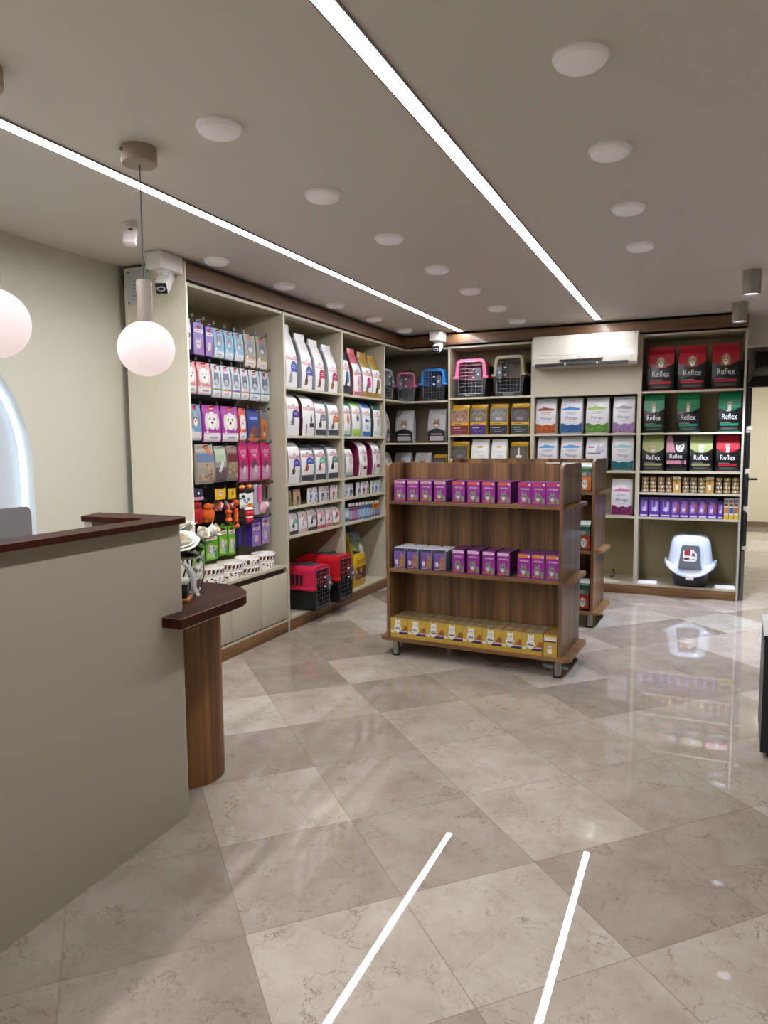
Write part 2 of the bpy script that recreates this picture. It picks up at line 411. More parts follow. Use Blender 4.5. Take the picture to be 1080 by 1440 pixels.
def box_thing(name, label, cat, group, loc, rz, w, h, d, col, prints, sidecol=None, topcol=None, topprints=None, hang=False):
    """printed carton: front at local y=0 facing -y"""
    r = thing(name, label, cat, loc, rz, group)
    b = MB(); m = PRINT(col); ms = PRINT(sidecol or col); mt = PRINT(topcol or col)
    hw = w / 2
    b.add([(-hw, 0, 0), (hw, 0, 0), (hw, 0, h), (-hw, 0, h)], [[0, 1, 2, 3]], m)
    b.add([(-hw, d, 0), (hw, d, 0), (hw, d, h), (-hw, d, h)], [[3, 2, 1, 0]], m)
    for s in (-hw, hw): b.add([(s, 0, 0), (s, d, 0), (s, d, h), (s, 0, h)], [[0, 1, 2, 3]], ms)
    b.add([(-hw, 0, h), (hw, 0, h), (hw, d, h), (-hw, d, h)], [[0, 1, 2, 3]], mt)
    b.add([(-hw, 0, 0), (hw, 0, 0), (hw, d, 0), (-hw, d, 0)], [[3, 2, 1, 0]], m)
    if topprints:
        for x, y, rx, ry, c in topprints:
            b.add([(px, py, h + .0008) for px, py in ellipse(x, y, rx, ry, 12)], [list(range(12))], PRINT(c))
    obj('carton', b, r, smooth=0)
    if prints:
        lab = MB(); decals(lab, prints, w, h, lambda x, z, l: (x * hw, -l, z * h), [0, 1])
        obj('printed_front', lab, r, smooth=0)
    if hang:
        tb = MB(); t = .022
        tb.prism([(-hw * .55, h), (hw * .55, h), (hw * .4, h + t), (-hw * .4, h + t)], 0, .0015, PRINT(sidecol or col), 'y')
        obj('hang_tab', tb, r)
    return r

# ================================================================== SETTING
CREAM = '#d9d0bb'; LAMC = '#b2ac98'; LED = 76.0
HC = 2.57
fl = MB(); fl.box(-3.6, 4.2, -3.2, 13.9, -.05, 0, marble()); struct('floor', fl, smooth=0)
discm = emit('disc_diffuser', '#f6f4ff', .05); discm.node_tree.nodes['Principled BSDF'].inputs['Base Color'].default_value = (.9, .9, .9, 1)  # discs are switched off; faint glow added to lift them from the ceiling
ce = MB(); ce.box(-3.6, 4.2, -3.2, 7.75, HC, HC + .05, C('#d0ccc6', .55)); struct('ceiling', ce, smooth=0)
hc = MB(); hc.box(-.2, 4.2, 7.75, 13.9, HC, HC + .05, C('#cfc6ba', .6)); struct('ceiling_corridor', hc, smooth=0)
WALLM = C('#cac9b9', .6)

# left wall with an arched recess cut into it
XL = -3.40; ay0, ay1, spring, apex = 1.05, 2.89, 1.35, 2.17
def arch_half(n=14):
    cy, r = (ay0 + ay1) / 2, (ay1 - ay0) / 2
    return [(cy - r * math.cos(PI * i / n), spring + (apex - spring) * math.sin(PI * i / n)) for i in range(n + 1)]
w = MB(); A = arch_half()
w.box(XL - .15, XL, -3.2, ay0, 0, HC, WALLM); w.box(XL - .15, XL, ay1, 3.598, 0, HC, WALLM)
for (a, za), (b, zb) in zip(A[:-1], A[1:]):
    w.add([(XL, a, za), (XL, b, zb), (XL, b, HC), (XL, a, HC)], [[0, 1, 2, 3]], WALLM)
    w.add([(XL, a, za), (XL, b, zb), (XL - .1, b, zb), (XL - .1, a, za)], [[3, 2, 1, 0]], C('#dfe6e8', .5))
w.box(XL - .15, XL, ay0, ay1, 0, .5, WALLM)
w.box(XL - .16, XL - .1, ay0 - .1, ay1 + .1, .4, HC, C('#c3cbd2', .6))
for y in (ay0, ay1): w.box(XL - .1, XL - .0002, min(y, y - .001), max(y, y + .001), .5, spring, C('#dfe6e8', .5))
struct('wall_left', w)
w = MB(); w.box(-3.6, .335, 7.6, 7.75, 0, HC, WALLM); w.box(1.75, 4.2, 7.6, 7.75, 0, HC, WALLM); struct('wall_back', w, smooth=0)
w = MB(); w.box(XL - .2, XL - .02, 3.6, 7.75, 0, HC, WALLM); struct('wall_side', w, smooth=0)
w = MB(); w.box(2.9, 3.05, -3.2, 7.6, 0, HC, C('#d8d2c6', .6)); struct('wall_right', w, smooth=0)
w = MB(); w.box(-3.6, 4.2, -3.2, -3.05, 0, HC, C('#d8d2c6', .6)); struct('wall_front', w, smooth=0)
w = MB(); w.box(-.2, 4.2, 13.6, 13.75, 0, HC, C('#d9d3bd', .6)); struct('wall_corridor', w, smooth=0)
w = MB(); w.box(.15, .30, 7.75, 13.6, 0, HC, C('#c8c0a8', .6)); struct('wall_corridor_side', w, smooth=0)
w = MB(); w.box(4.05, 4.2, 7.75, 13.6, 0, HC, C('#d8d0b8', .6)); struct('wall_corridor_far', w, smooth=0)
b = MB(); b.box(-.2, 4.0, 13.58, 13.599, 0, .09, C('#7b6750', .5)); struct('baseboard_corridor', b, smooth=0)
# dropped beam and dark door frame of the passage
b = MB(); b.box(.345, 1.75, 7.62, 7.8, 2.33, 2.569, C('#d2cdc2', .6)); struct('trim_3', b, smooth=0)
D = MB(); D.box(.42, 1.75, 8.95, 9.07, 2.035, 2.15, C('#15130f', .5)); D.box(1.68, 1.75, 8.95, 9.07, 0, 2.035, C('#15130f', .5))
D.box(.302, .42, 8.95, 9.07, 0, 2.15, C('#15130f', .5)); D.box(1.75, 4.04, 8.96, 9.06, 0, HC - .001, C('#c8c0ac', .6)); D.box(.302, 1.75, 8.96, 9.06, 2.15, HC - .001, C('#a39d92', .6))
door = struct('door_1', D, smooth=0)
dc = MB(); dc.box(.5, .62, 8.84, 8.945, 2.22, 2.40, C('#17161a', .4), bev=.006); dc = obj('door_closer', dc, door)
a_ = MB(); a_.tube([(.6, 8.8, 2.23), (.5, 8.75, 2.2), (.4, 8.72, 2.06)], .018, C('#8d8b88', .35, .6)); obj('closer_arm', a_, dc)
h = MB(); h.tube([(.47, 8.9, 1.03), (.47, 8.82, 1.03), (.56, 8.82, 1.03)], .012, C('#6a6560', .3, .8)); h.box(.44, .475, 8.88, 8.948, .98, 1.09, C('#6a6560', .3, .8)); obj('door_handle', h, door)

# cornice of stained wood with a shadow gap under the ceiling
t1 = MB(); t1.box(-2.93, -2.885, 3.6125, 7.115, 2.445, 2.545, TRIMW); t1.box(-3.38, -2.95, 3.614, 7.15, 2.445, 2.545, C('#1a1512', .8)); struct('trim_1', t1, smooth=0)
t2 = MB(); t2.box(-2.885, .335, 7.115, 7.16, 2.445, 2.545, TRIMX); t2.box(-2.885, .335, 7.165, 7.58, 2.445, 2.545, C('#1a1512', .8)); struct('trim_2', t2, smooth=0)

# ------------------------------------------------------------------ ceiling fittings
ledm = emit('led_diffuser', '#fdfbff', LED)
def led(x, y0, y1, label, m_=None):
    t = thing('led_strip_light', label, 'ceiling light', (x, (y0 + y1) / 2, HC), 0, 'recessed linear ceiling lights')
    L_ = (y1 - y0) / 2
    d = MB(); d.box(-.027, .027, -L_, L_, -.006, -.001, m_ or ledm); obj('diffuser', d, t, smooth=0)
    e = MB(); pm = C('#8f8b86', .5)
    e.box(-.033, -.027, -L_ - .006, L_ + .006, -.008, 0, pm); e.box(.027, .033, -L_ - .006, L_ + .006, -.008, 0, pm); e.box(-.027, .027, L_, L_ + .006, -.008, 0, pm)
    obj('housing', e, t, smooth=0)
led(-2.262, -2.6, 7.08, 'white glowing linear ceiling light running past the round pendant canopy to the back left camera')
led(-.912, -2.6, 6.95, 'white glowing linear ceiling light running to the top of the air conditioner')

def disc_part(t):
    b = MB(); b.lathe([(.082, 0), (.082, -.008), (.076, -.012)], C('#f4f2f2', .4), 32); obj('rim', b, t)
    d = MB(); d.lathe([(.075, -.010), (.073, -.022), (.06, -.031), (.03, -.035), (.004, -.036)], discm, 32); obj('diffuser', d, t)
first = None
rowsd = [(-.36, [2.262, 2.998, 3.745, 4.485], 'right of the long lights', 'the row beside the side wall'),
         (-1.598, [2.208, 2.973, 3.727, 4.509, 5.234, 6.002, 6.695], '', 'the row between the two linear lights'),
         (-2.735, [3.717, 4.496, 5.272, 6.012, 6.736], '', 'the row along the left shelving')]
on = ['nearest', 'second nearest', 'third nearest', 'fourth nearest', 'fifth nearest', 'sixth nearest', 'seventh nearest']
for x, ys, _, ph in rowsd:
    for i, y in enumerate(ys):
        lab = f'round white ceiling disc light, {on[i]} in {ph}'
        if first is None:
            first = thing('ceiling_disc_light', lab, 'ceiling light', (x, y, HC), 0, 'round ceiling disc lights'); disc_part(first)
        else: copy_thing(first, (x, y, HC), 0, lab)

spotm = emit('spot_lens', '#eef3ff', 2.5)
def downlight(x, y, lab):
    t = thing('cylinder_downlight', lab, 'ceiling light', (x, y, HC), 0, 'surface mounted cylinder downlights')
    b = MB(); g = C('#9d9890', .45)
    b.lathe([(.058, 0), (.058, -.155), (.054, -.157), (.05, -.15), (.05, -.14)], g, 32, caps=(True, True)); obj('cylinder', b, t)
    l = MB(); l.lathe([(.049, -.146), (.02, -.147)], spotm, 24); obj('lens', l, t)
    ld = bpy.data.lights.new('downlight_beam', 'SPOT'); ld.energy = SPOT; ld.spot_size = 1.5; ld.spot_blend = .6; ld.color = (.74, .8, 1); ld.shadow_soft_size = .05
    lo = bpy.data.objects.new('downlight_beam', ld); COL.objects.link(lo); lo.parent = t; lo.location = (0, 0, -.17)
SPOT = 230
downlight(.265, 5.47, 'larger looking grey cylinder downlight nearer the front by the ceiling edge')
downlight(.245, 6.66, 'smaller looking grey cylinder downlight just in front of the wooden cornice end')
for (x, y, e) in [(1.2, 11.2, 130)]:
    t = thing('ceiling_panel_light', 'square ceiling panel light in the passage beyond the shop', 'ceiling light', (x, y, HC))
    b = MB(); b.box(-.3, .3, -.3, .3, -.02, -.002, emit('passage_panel', '#fdfdff', 85)); obj('diffuser', b, t, smooth=0)

def pendant(x, y, lab):
    t = thing('globe_pendant', lab, 'pendant lamp', (x, y, HC), 0, 'glowing globe pendants over the counter')
    tp = C('#9a8c7e', .5)
    b = MB(); b.lathe([(.064, 0), (.066, -.004), (.066, -.058), (.063, -.062), (.004, -.063)], tp, 40); obj('canopy', b, t)
    sc = MB(); sc.ell((-.03, -.061, -.02), (.007, .004, .007), C('#6b6058', .4, .6)); obj('screw', sc, t)
    c = MB(); c.tube([(0, 0, -.06), (0, 0, -.495)], .0028, C('#3a3431', .6)); obj('cord', c, t)
    s = MB(); s.lathe([(.027, -.49), (.029, -.493), (.029, -.644), (.02, -.646)], C('#8b7e73', .5), 28); obj('stem', s, t)
    g = MB(); g.ell((0, 0, -.748), (.108, .108, .105), emit('opal_globe', '#f8dfdd', GLOBE), 40, 24); obj('globe_shade', g, t)
GLOBE = .8
pendant(-1.99, 2.238, 'glowing round globe pendant with grey beige canopy hanging before the corner camera')
pendant(-1.99, 1.572, 'glowing globe pendant cut off at the left picture edge above the counter')

# sensor, notice, cameras
t = thing('motion_sensor', 'small white motion sensor tilted down from the ceiling behind the pendant cord', 'sensor', (-2.68, 2.93, HC))
M = Matrix.Translation((0, 0, -.06)) @ Matrix.Rotation(.5, 4, 'Z') @ Matrix.Rotation(-.45, 4, 'X')
b = MB(); b.box(-.033, .033, -.022, .022, -.065, .05, C('#e6e3e0', .4), M, .012); obj('sensor_body', b, t)
l = MB(); l.ell((.005, -.0225, .012), (.012, .004, .006), C('#2b2926', .3), M=M); obj('sensor_window', l, t)
m = MB(); m.box(-.05, .03, -.012, .012, -.008, 0, C('#d8d5d0', .5), bev=.003); m.tube([(0, 0, -.005), (0, .01, -.04)], .009, C('#d8d5d0', .5)); obj('bracket', m, t)
t = thing('notice_plate', 'pale blue grey notice plate screwed to the cream end panel behind the pendant', 'notice', (-3.235, 3.588, 2.43))
b = MB(); b.box(-.088, .088, 0, .008, -.105, .10, C('#c4ced6', .35, .2)); obj('plate', b, t, smooth=0)
p = MB()
for i in range(6): p.box(-.05, .05 - .012 * (i % 3), -.001, 0, .03 - .022 * i, .036 - .022 * i, C('#8e9aa6', .5))
obj('engraved_lines', p, t, smooth=0)
for x in (-.078, .078):
    for z in (-.095, .09): p = MB(); p.ell((x, 0, z), (.006, .003, .006), C('#4d5154', .4, .8), n=10, k=6); obj('screw', p, t)
def camera_unit(loc, rz, lab, s=1.0, aim=(.0, -.3, -.2)):
    t = thing('security_camera', lab, 'security camera', loc, rz, 'bullet security cameras'); W = C('#e2e1df', .35)
    b = MB(); b.box(-.058, .058, -.0999, .1, -.1, 0, W, bev=.008); obj('junction_box', b, t)
    m = MB(); m.lathe([(.045, -.1), (.045, -.108), (.022, -.112), (.02, -.145), (.004, -.148)], W, 24, c=(.0, 0, 0)); obj('mount', m, t)
    Mx = Matrix.Translation((0, 0, -.155)) @ Matrix.Rotation(aim[2], 4, 'Z') @ Matrix.Rotation(-aim[1], 4, 'X')
    c = MB(); c.box(-.037, .037, -.1, .11, -.037, .037, W, Mx, .012); obj('housing', c, t)
    k = MB(); k.box(-.032, .032, -.104, -.0985, -.032, .032, C('#17181b', .25), Mx, .004); f_ = obj('face_plate', k, t)
    rg = MB(); rg.prism(ellipse(0, 0, .024, .014, 20), -.108, -.1035, C('#c9ccd2', .3), 'y', Mx); rg.prism(ellipse(0, 0, .019, .009, 20), -.1095, -.106, C('#2a2f3c', .15), 'y', Mx); obj('lens_ring', rg, f_)
camera_unit((-2.945, 3.49, HC - .001), 0, 'white bullet camera on a box at the front corner of the left shelving', aim=(0, -.62, .45))
camera_unit((-2.48, 7.01, HC - .001), 0, 'white bullet camera on a box on the back cornice above the corner carriers', aim=(0, -.35, .15))

# ------------------------------------------------------------------ arched glow
t = thing('arch_glow_light', 'blue white glowing strip following the arched niche behind the counter', 'niche light', (XL - .07, 0, 0))
pts = [(0, ay0 + .02, .55), (0, ay0 + .02, spring)] + [(0, (ay0 + ay1) / 2 - ((ay1 - ay0) / 2 - .02) * math.cos(PI * i / 28), spring + (apex - .02 - spring) * math.sin(PI * i / 28)) for i in range(1, 28)] + [(0, ay1 - .02, spring), (0, ay1 - .02, .55)]
b = MB(); b.tube(pts, .008, emit('arch_led', '#e6f4ff', 2.6)); obj('light_strip', b, t)

# ------------------------------------------------------------------ shelving
ENDP_LIT = C('#e3dec9', .5)  # lighter copy of the laminate: pendant light on the end panel, put into colour
def unit(name, lab, loc, rz, W, D, shelves, plinth=.085, lside=True, rside=True, lfoot=False, rfoot=False, top=2.43, wood_=None, backc='#a2966c'):
    """local: x along the run, front at y=0 facing -y, depth to +y"""
    t = thing(name, lab, 'shelving unit', loc, rz, 'built-in cream shelving bays')
    L_ = LAM(LAMC); T = .018; e = .0005
    for on_, x0, ft in ((lside, 0, lfoot), (rside, W - T, rfoot)):
        if on_:
            b = MB(); b.box(x0 + e, x0 + T - e, -.006 if ft else 0, D, 0 if ft else plinth, top, ENDP_LIT if lfoot and x0 == 0 and rz else L_); obj('side_panel', b, t, smooth=0)
    b = MB(); b.box(T, W - T, D - .012, D, plinth, top, C(backc, .5)); obj('back_panel', b, t, smooth=0)
    b = MB(); b.box(T, W - T, .002, D - .012, top - .02, top, L_); obj('top_panel', b, t, smooth=0)
    b = MB(); b.box(T if lfoot else 0, W - T if rfoot else W, .0, D, 0.0, plinth, wood_ or WOODH); obj('plinth', b, t, smooth=0)
    b = MB(); b.box(T, W - T, .001, D - .012, plinth, plinth + T, L_); obj('bottom_board', b, t, smooth=0)
    for z in shelves:
        b = MB(); b.box(T + .0005, W - T - .0005, .003, D - .0125, z - T - .0006, z - .0006, L_); obj('shelf', b, t, smooth=0)
    return t
SL = [1.884, 1.513, 1.145, .963, .737]          # shelf tops, left run
RZ = PI / 2; XF = -2.89; DL = .47
# bay 1: hanging goods above, cupboard below
W1 = 4.725 - 3.60
t = unit('display_cabinet', 'cream shelving bay at the front end with hanging packs, bowls and cupboard doors', (XF, 3.60, 0), RZ, W1, DL, [.525], lfoot=True, rfoot=True)
for i in range(3):
    xa = .02 + i * (W1 - .04) / 3
    d = MB(); d.box(xa + .002, xa + (W1 - .04) / 3 - .002, -.001, .017, .112, .465, LAM(LAMC), bev=.0015); obj('door', d, t)
d = MB(); d.box(.018, W1 - .018, .03, .05, .46, .507, C('#3a2c20', .6)); obj('finger_gap', d, t, smooth=0)
d = MB(); d.box(.10, W1 - .06, DL - .05, DL - .013, .62, 2.02, C('#221f1e', .5))  # dark board and rails added for the shade behind the hanging rows
for z in (.75, .95, 1.2, 1.47, 1.77, 2.05): d.box(.06, W1 - .05, DL - .07, DL - .05, z - .012, z + .03, C('#151414', .45))
obj('hook_shade_panel', d, t, smooth=0)
d = MB(); d.box(.0005, .012, -.004, DL - .001, 2.431, 2.55, ENDP_LIT); obj('end_fascia', d, t, smooth=0)
HOOKROOT = t
unit('open_shelving_bay', 'cream shelving bay with tall white food bags and two red carriers on its floor', (XF, 4.725, 0), RZ, .958, DL, SL)
unit('open_shelving_bay', 'cream shelving bay with pink and gold topped bags and a yellow sack', (XF, 5.683, 0), RZ, .925, DL, SL, rfoot=False)
# corner bay, L shaped
t = thing('corner_shelving', 'L shaped cream corner shelving holding small carriers and sparse grey bags', 'shelving unit', (0, 0, 0), 0, 'built-in cream shelving bays')
L_ = LAM(LAMC)
def lpoly(o=0.0): return [(XF + o * -1, 6.61), (XF - DL + .02, 6.61), (XF - DL + .02, 7.6 - .02), (-2.425, 7.6 - .02), (-2.425, 7.16 + o), (XF - o, 7.16 + o)]
for z in (1.888, 1.452, 1.075, .72):
    b = MB(); b.prism(lpoly(.004), z - .018, z - .0006, L_); obj('shelf', b, t, smooth=0)
b = MB(); b.prism(lpoly(.004), .085, .103, L_); obj('bottom_board', b, t, smooth=0)
b = MB(); b.prism(lpoly(.002), 0, .085, WOODH); obj('plinth', b, t, smooth=0)
b = MB(); b.prism(lpoly(.002), 2.41, 2.43, L_); obj('top_panel', b, t, smooth=0)
b = MB(); b.box(XF - DL + .01, XF - DL + .018, 6.61, 7.58, .1, 2.41, C('#7d735e', .5)); b.box(XF - DL + .02, -2.425, 7.581, 7.589, .1, 2.41, C('#7d735e', .5)); obj('back_panel', b, t, smooth=0)
# back run
YF = 7.16; DB = .43; SB = [1.911, 1.528, 1.172, .972, .741]
unit('open_shelving_bay', 'cream back bay with pink and tan carriers above yellow cat food bags', (-2.42, YF, 0), 0, .875, DB, [1.911, 1.528, 1.15, .74], lfoot=False, backc='#877b58')
t = unit('open_shelving_bay', 'cream back bay under the air conditioner with white wavy bottomed bags', (-1.545, YF, 0), 0, .995, DB, [1.528, 1.172, .741])
b = MB(); b.box(.018, .995 - .018, .0, .018, 1.89, 2.41, LAM(LAMC)); obj('upper_fascia', b, t, smooth=0)
unit('open_shelving_bay', 'cream back bay at the free end with black bags and the litter box', (-.55, YF, 0), 0, .885, DB, SB, rfoot=True)
for i, (x0, x1) in enumerate(((-.528, -.36), (.15, .31))):
    p = MB(); p.box(x0, x1, 7.175, 7.33, .1035, .112, C('#ebe8e6', .6)); p = obj('foam_sheet', p, None, smooth=0)
    p['label'] = ['white flat sheet lying on the bottom shelf left of the litter box', 'white flat sheet lying on the bottom shelf right of the litter box'][i]; p['category'] = 'sheet'; p['group'] = 'white sheets beside the litter box'
p = MB(); p.tube([(-.80, 7.4, .115), (-.77, 7.36, .12), (-.755, 7.33, .16), (-.77, 7.34, .2)], .007, C('#1c1a18', .5)); o = obj('cable_end', p)
o['label'] = 'black cable end sticking up from the bottom shelf left of the litter box bay'; o['category'] = 'cable'

# air conditioner
t = thing('air_conditioner', 'long white wall air conditioner mounted above the white bags', 'air conditioner', (-1.035, 7.155, 2.155))
W = C('#cfccc0', .3, 0, .3); hw = .475
prof = [(0, 0), (-.17, 0), (-.195, .02), (-.205, .06), (-.205, .2), (-.19, .265), (-.15, .292), (0, .292)]
b = MB(); b.prism([(y, z) for y, z in prof], -hw, hw, W, 'x'); obj('body', b, t)
b = MB(); b.prism([(-.2, .068), (-.2085, .075), (-.2085, .2), (-.2, .255), (-.17, .2885), (-.17, .28), (-.19, .25)], -hw + .03, hw - .03, C('#d3d0c5', .14, 0, .6), 'x'); fp = obj('front_panel', b, t)
b = MB()
b.rings([[(-hw + .05 + i * (2 * hw - .1) / 24, -.2092, .098 + .055 * abs((i - 9) / 15) ** 2 + dz) for i in range(25)] for dz in (0, .003)], C('#8d897d', .5), (False, False), False); obj('panel_seam', b, fp, smooth=0)
b = MB(); b.box(-hw + .03, hw - .08, -.206, -.16, .012, .03, C('#1b1a18', .4)); b.box(-hw + .03, hw - .08, -.2, -.16, .002, .009, C('#1b1a18', .4))
for x in (-.17, .12): b.box(x, x + .012, -.208, -.16, .01, .032, W)
obj('air_outlet', b, t, smooth=0)
b = MB(); b.prism([(-.22, .062), (.18, .062), (.16, .036), (-.2, .036)], -.2105, -.205, C('#14110f', .2), 'y'); obj('display_strip', b, t, smooth=0)
b = MB(); vs, fs, asp = text_mesh('AKAI'); b.add([(-.03 + x * .016, -.2095, .083 + y * .016) for x, y in vs], fs, PRINT('#b5322b')); obj('brand_lettering', b, t, smooth=0)

# black display on the outer side of the run and black box at the picture edge
t = thing('black_side_rack', 'tall black rack of dark packs fixed to the passage side of the end bay', 'rack', (.34, 7.2, 0))
K = C('#131215', .4); b = MB(); b.box(0, .012, 0, .42, .12, 2.16, K); obj('back_board', b, t, smooth=0)
for i, (z0, z1) in enumerate([(1.58, 1.92), (1.2, 1.52), (.86, 1.14), (.5, .8)]):
    b = MB(); b.box(.013, .05, .04, .40, z0, z1, C('#1c1a1d', .3, 0, .3), bev=.006); obj('dark_pack', b, t)
    b = MB(); b.box(.013, .06, .03, .40, z0 - .035, z0 - .004, C('#c9c3b4', .5)); obj('ledge', b, t, smooth=0)
b = MB(); b.box(0, .04, 0.01, .42, 0, .45, C('#5a5650', .25)); obj('lower_board', b, t, smooth=0)
t = thing('black_cabinet', 'black low cabinet corner entering at the right picture edge', 'cabinet', (.285, 3.6, 0))
K = C('#17171a', .35)
b = MB(); b.prism([(0, 0), (.55, 0), (.55, .45), (.02, .45)], .03, .555, K); obj('body', b, t, smooth=0)
b = MB(); b.prism([(-.004, -.004), (.555, -.004), (.555, .455), (.016, .455)], .556, .575, C('#202024', .3), ); obj('top', b, t, smooth=0)
b = MB(); b.prism([(.03, .03), (.54, .03), (.54, .44), (.04, .44)], 0, .03, C('#0c0c0d', .5)); obj('plinth', b, t, smooth=0)

# ------------------------------------------------------------------ reception counter
t = thing('reception_counter', 'grey beige reception counter with rounded end and dark wood cap', 'counter', (0, 0, 0))
G = C('#9a9486', .5)
def rc(cx, cy, r, a0, a1, n=8): return [(cx + r * math.cos(a0 + (a1 - a0) * i / n), cy + r * math.sin(a0 + (a1 - a0) * i / n)) for i in range(n + 1)]
out = [(-1.80, -1.6)] + rc(-1.85, 2.15, .05, 0, PI / 2) + [(-2.24, 2.20)]
inn = [(-2.24, 2.16)] + [(-1.88, 2.16)] + [(-1.84, 2.12), (-1.84, -1.6)]
b = MB(); b.prism(out + inn, .0, 1.155, G); obj('front_panel', b, t)
cap = [(-1.77, -1.6)] + rc(-1.86, 2.135, .09, 0, PI / 2) + [(-2.26, 2.225), (-2.2, 2.075), (-1.905, 2.085), (-1.885, 2.06), (-1.885, -1.6)]
b = MB(); b.prism(cap, 1.1555, 1.176, MAHY); obj('cap', b, t)
b = MB(); b.box(-2.2, -2.16, 2.09, 2.158, 0, 1.155, C('#b9b4ab', .5)); obj('inner_support', b, t, smooth=0)
b = MB(); b.box(-2.42, -1.841, -1.6, 2.08, .72, .75, LAM('#cfc7b8')); obj('desk', b, t, smooth=0)
b = MB(); b.box(-2.40, -1.86, -1.55, -1.52, 0, .72, LAM('#cfc7b8')); b.box(-2.40, -1.86, 2.03, 2.06, 0, .72, LAM('#cfc7b8')); obj('desk_leg', b, t, smooth=0)

t = thing('half_round_table', 'dark mahogany half round side table on a wooden column at the counter end', 'side table', (0, 0, 0))
top = [(-1.797, 2.05), (-1.71, 2.05), (-1.725, 2.42)] + [(-2.02 + .295 * math.cos(a), 2.42 + .245 * math.sin(a)) for a in [PI * i / 16 for i in range(1, 16)]] + [(-2.315, 2.42), (-2.315, 2.206), (-1.85, 2.206)] + rc(-1.85, 2.15, .055, PI / 2, 0, 6) 
b = MB(); b.prism(top, .778, .82, MAHY); obj('tabletop', b, t)
e = MB()
for z in (.8185, .7795):
    e.tube([(x, y, z) for x, y in [(-1.797, 2.0495), (-1.7095, 2.0495), (-1.7245, 2.42)] + [(-2.02 + .2955 * math.cos(a), 2.42 + .2455 * math.sin(a)) for a in [PI * i / 24 for i in range(1, 20)]]], .0011, C('#8a6a5c', .5), 5)
obj('edge_banding', e, t)
colp = [(-2.04 + .158 * math.cos(a), 2.46 + .158 * math.sin(a)) for a in [-PI / 2 + PI * i / 16 for i in range(17)]] + [(-2.24 + .158 * math.cos(a), 2.46 + .158 * math.sin(a)) for a in [PI / 2 + PI * i / 16 for i in range(17)]]
b = MB(); b.prism(colp, 0, .778, OAKV); obj('column', b, t)

# monitor behind the counter
t = thing('computer_monitor', 'grey aluminium back of a computer screen behind the counter', 'monitor', (-2.2, 1.53, .751))
def rrect(w, h, r): return [p for cx, cy, a in ((w / 2 - r, h / 2 - r, 0), (-w / 2 + r, h / 2 - r, PI / 2), (-w / 2 + r, -h / 2 + r, PI), (w / 2 - r, -h / 2 + r, 1.5 * PI)) for p in rc(cx, cy, r, a, a + PI / 2, 5)]
AL = C('#a7a8aa', .38, .55)
b = MB(); b.prism([(y, z + .29) for y, z in rrect(.62, .39, .025)], -.012, .012, AL, 'x'); obj('screen_back', b, t)
b = MB(); b.box(.0125, .02, -.07, .07, .02, .2, AL); b.box(-.06, .1, -.09, .09, 0, .012, AL); obj('stand', b, t, smooth=0)

# vase with roses, candle
t = thing('glass_vase', 'round clear glass vase holding white roses on the half round table', 'vase', (-2.01, 2.46, .82))
GL = glass_mat()
b = MB(); b.lathe([(.004, .002), (.05, .002), (.06, .02), (.074, .07), (.072, .12), (.058, .155), (.062, .17), (.058, .168), (.054, .155), (.067, .12), (.069, .07), (.055, .024), (.045, .012), (.004, .012)], GL, 32, caps=(True, True)); obj('glass_body', b, t)
rb = MB(); RB = C('#c4c2be', .35)
for k, (dx, w_) in enumerate(((0, .010), (.03, .009))):
    ptsr = [(.03 + dx * .3, -.075, .14), (.06 + dx * .6, -.085, .13), (.085 + dx * .5, -.08, .09), (.088 + dx * .3, -.076, .04), (.08 + dx, -.07, .004)]
    rb.rings([[(x, y - w_, z), (x + .004, y + w_, z)] for x, y, z in ptsr], RB, (False, False), False)
rb.lathe([(.0595, .148), (.0605, .158), (.0625, .158), (.0615, .148)], RB, 28)
obj('white_ribbon', rb, t)
def petal(mb, mat, R, H, width, az, flare, base=.25, lean=0):
    """one cupped petal: grows from the base, bellies out to R, its lip rolls outward by flare"""
    vs = []; n, m_ = 6, 7
    for j in range(m_ + 1):
        v = j / m_; wv = width * (.35 + .65 * math.sin(PI * min(1, .15 + .62 * v))) * (1 if v < .75 else 1 - (v - .75) ** 1.5 * 2.2)
        for i in range(n + 1):
            u = i / n * 2 - 1; a = u * wv
            r = R * (base + (1 - base) * math.sin(PI / 2 * min(1, v * 1.5))) + flare * max(0, v - .55) ** 2 * 5 - .10 * R * u * u * v
            z = H * v - .12 * H * u * u * v - flare * max(0, v - .7) ** 2 * 3
            vs.append((r * math.cos(az + a), r * math.sin(az + a), z))
    fs = [[j * (n + 1) + i, j * (n + 1) + i + 1, (j + 1) * (n + 1) + i + 1, (j + 1) * (n + 1) + i] for j in range(m_) for i in range(n)]
    mb.add(vs, fs, mat)
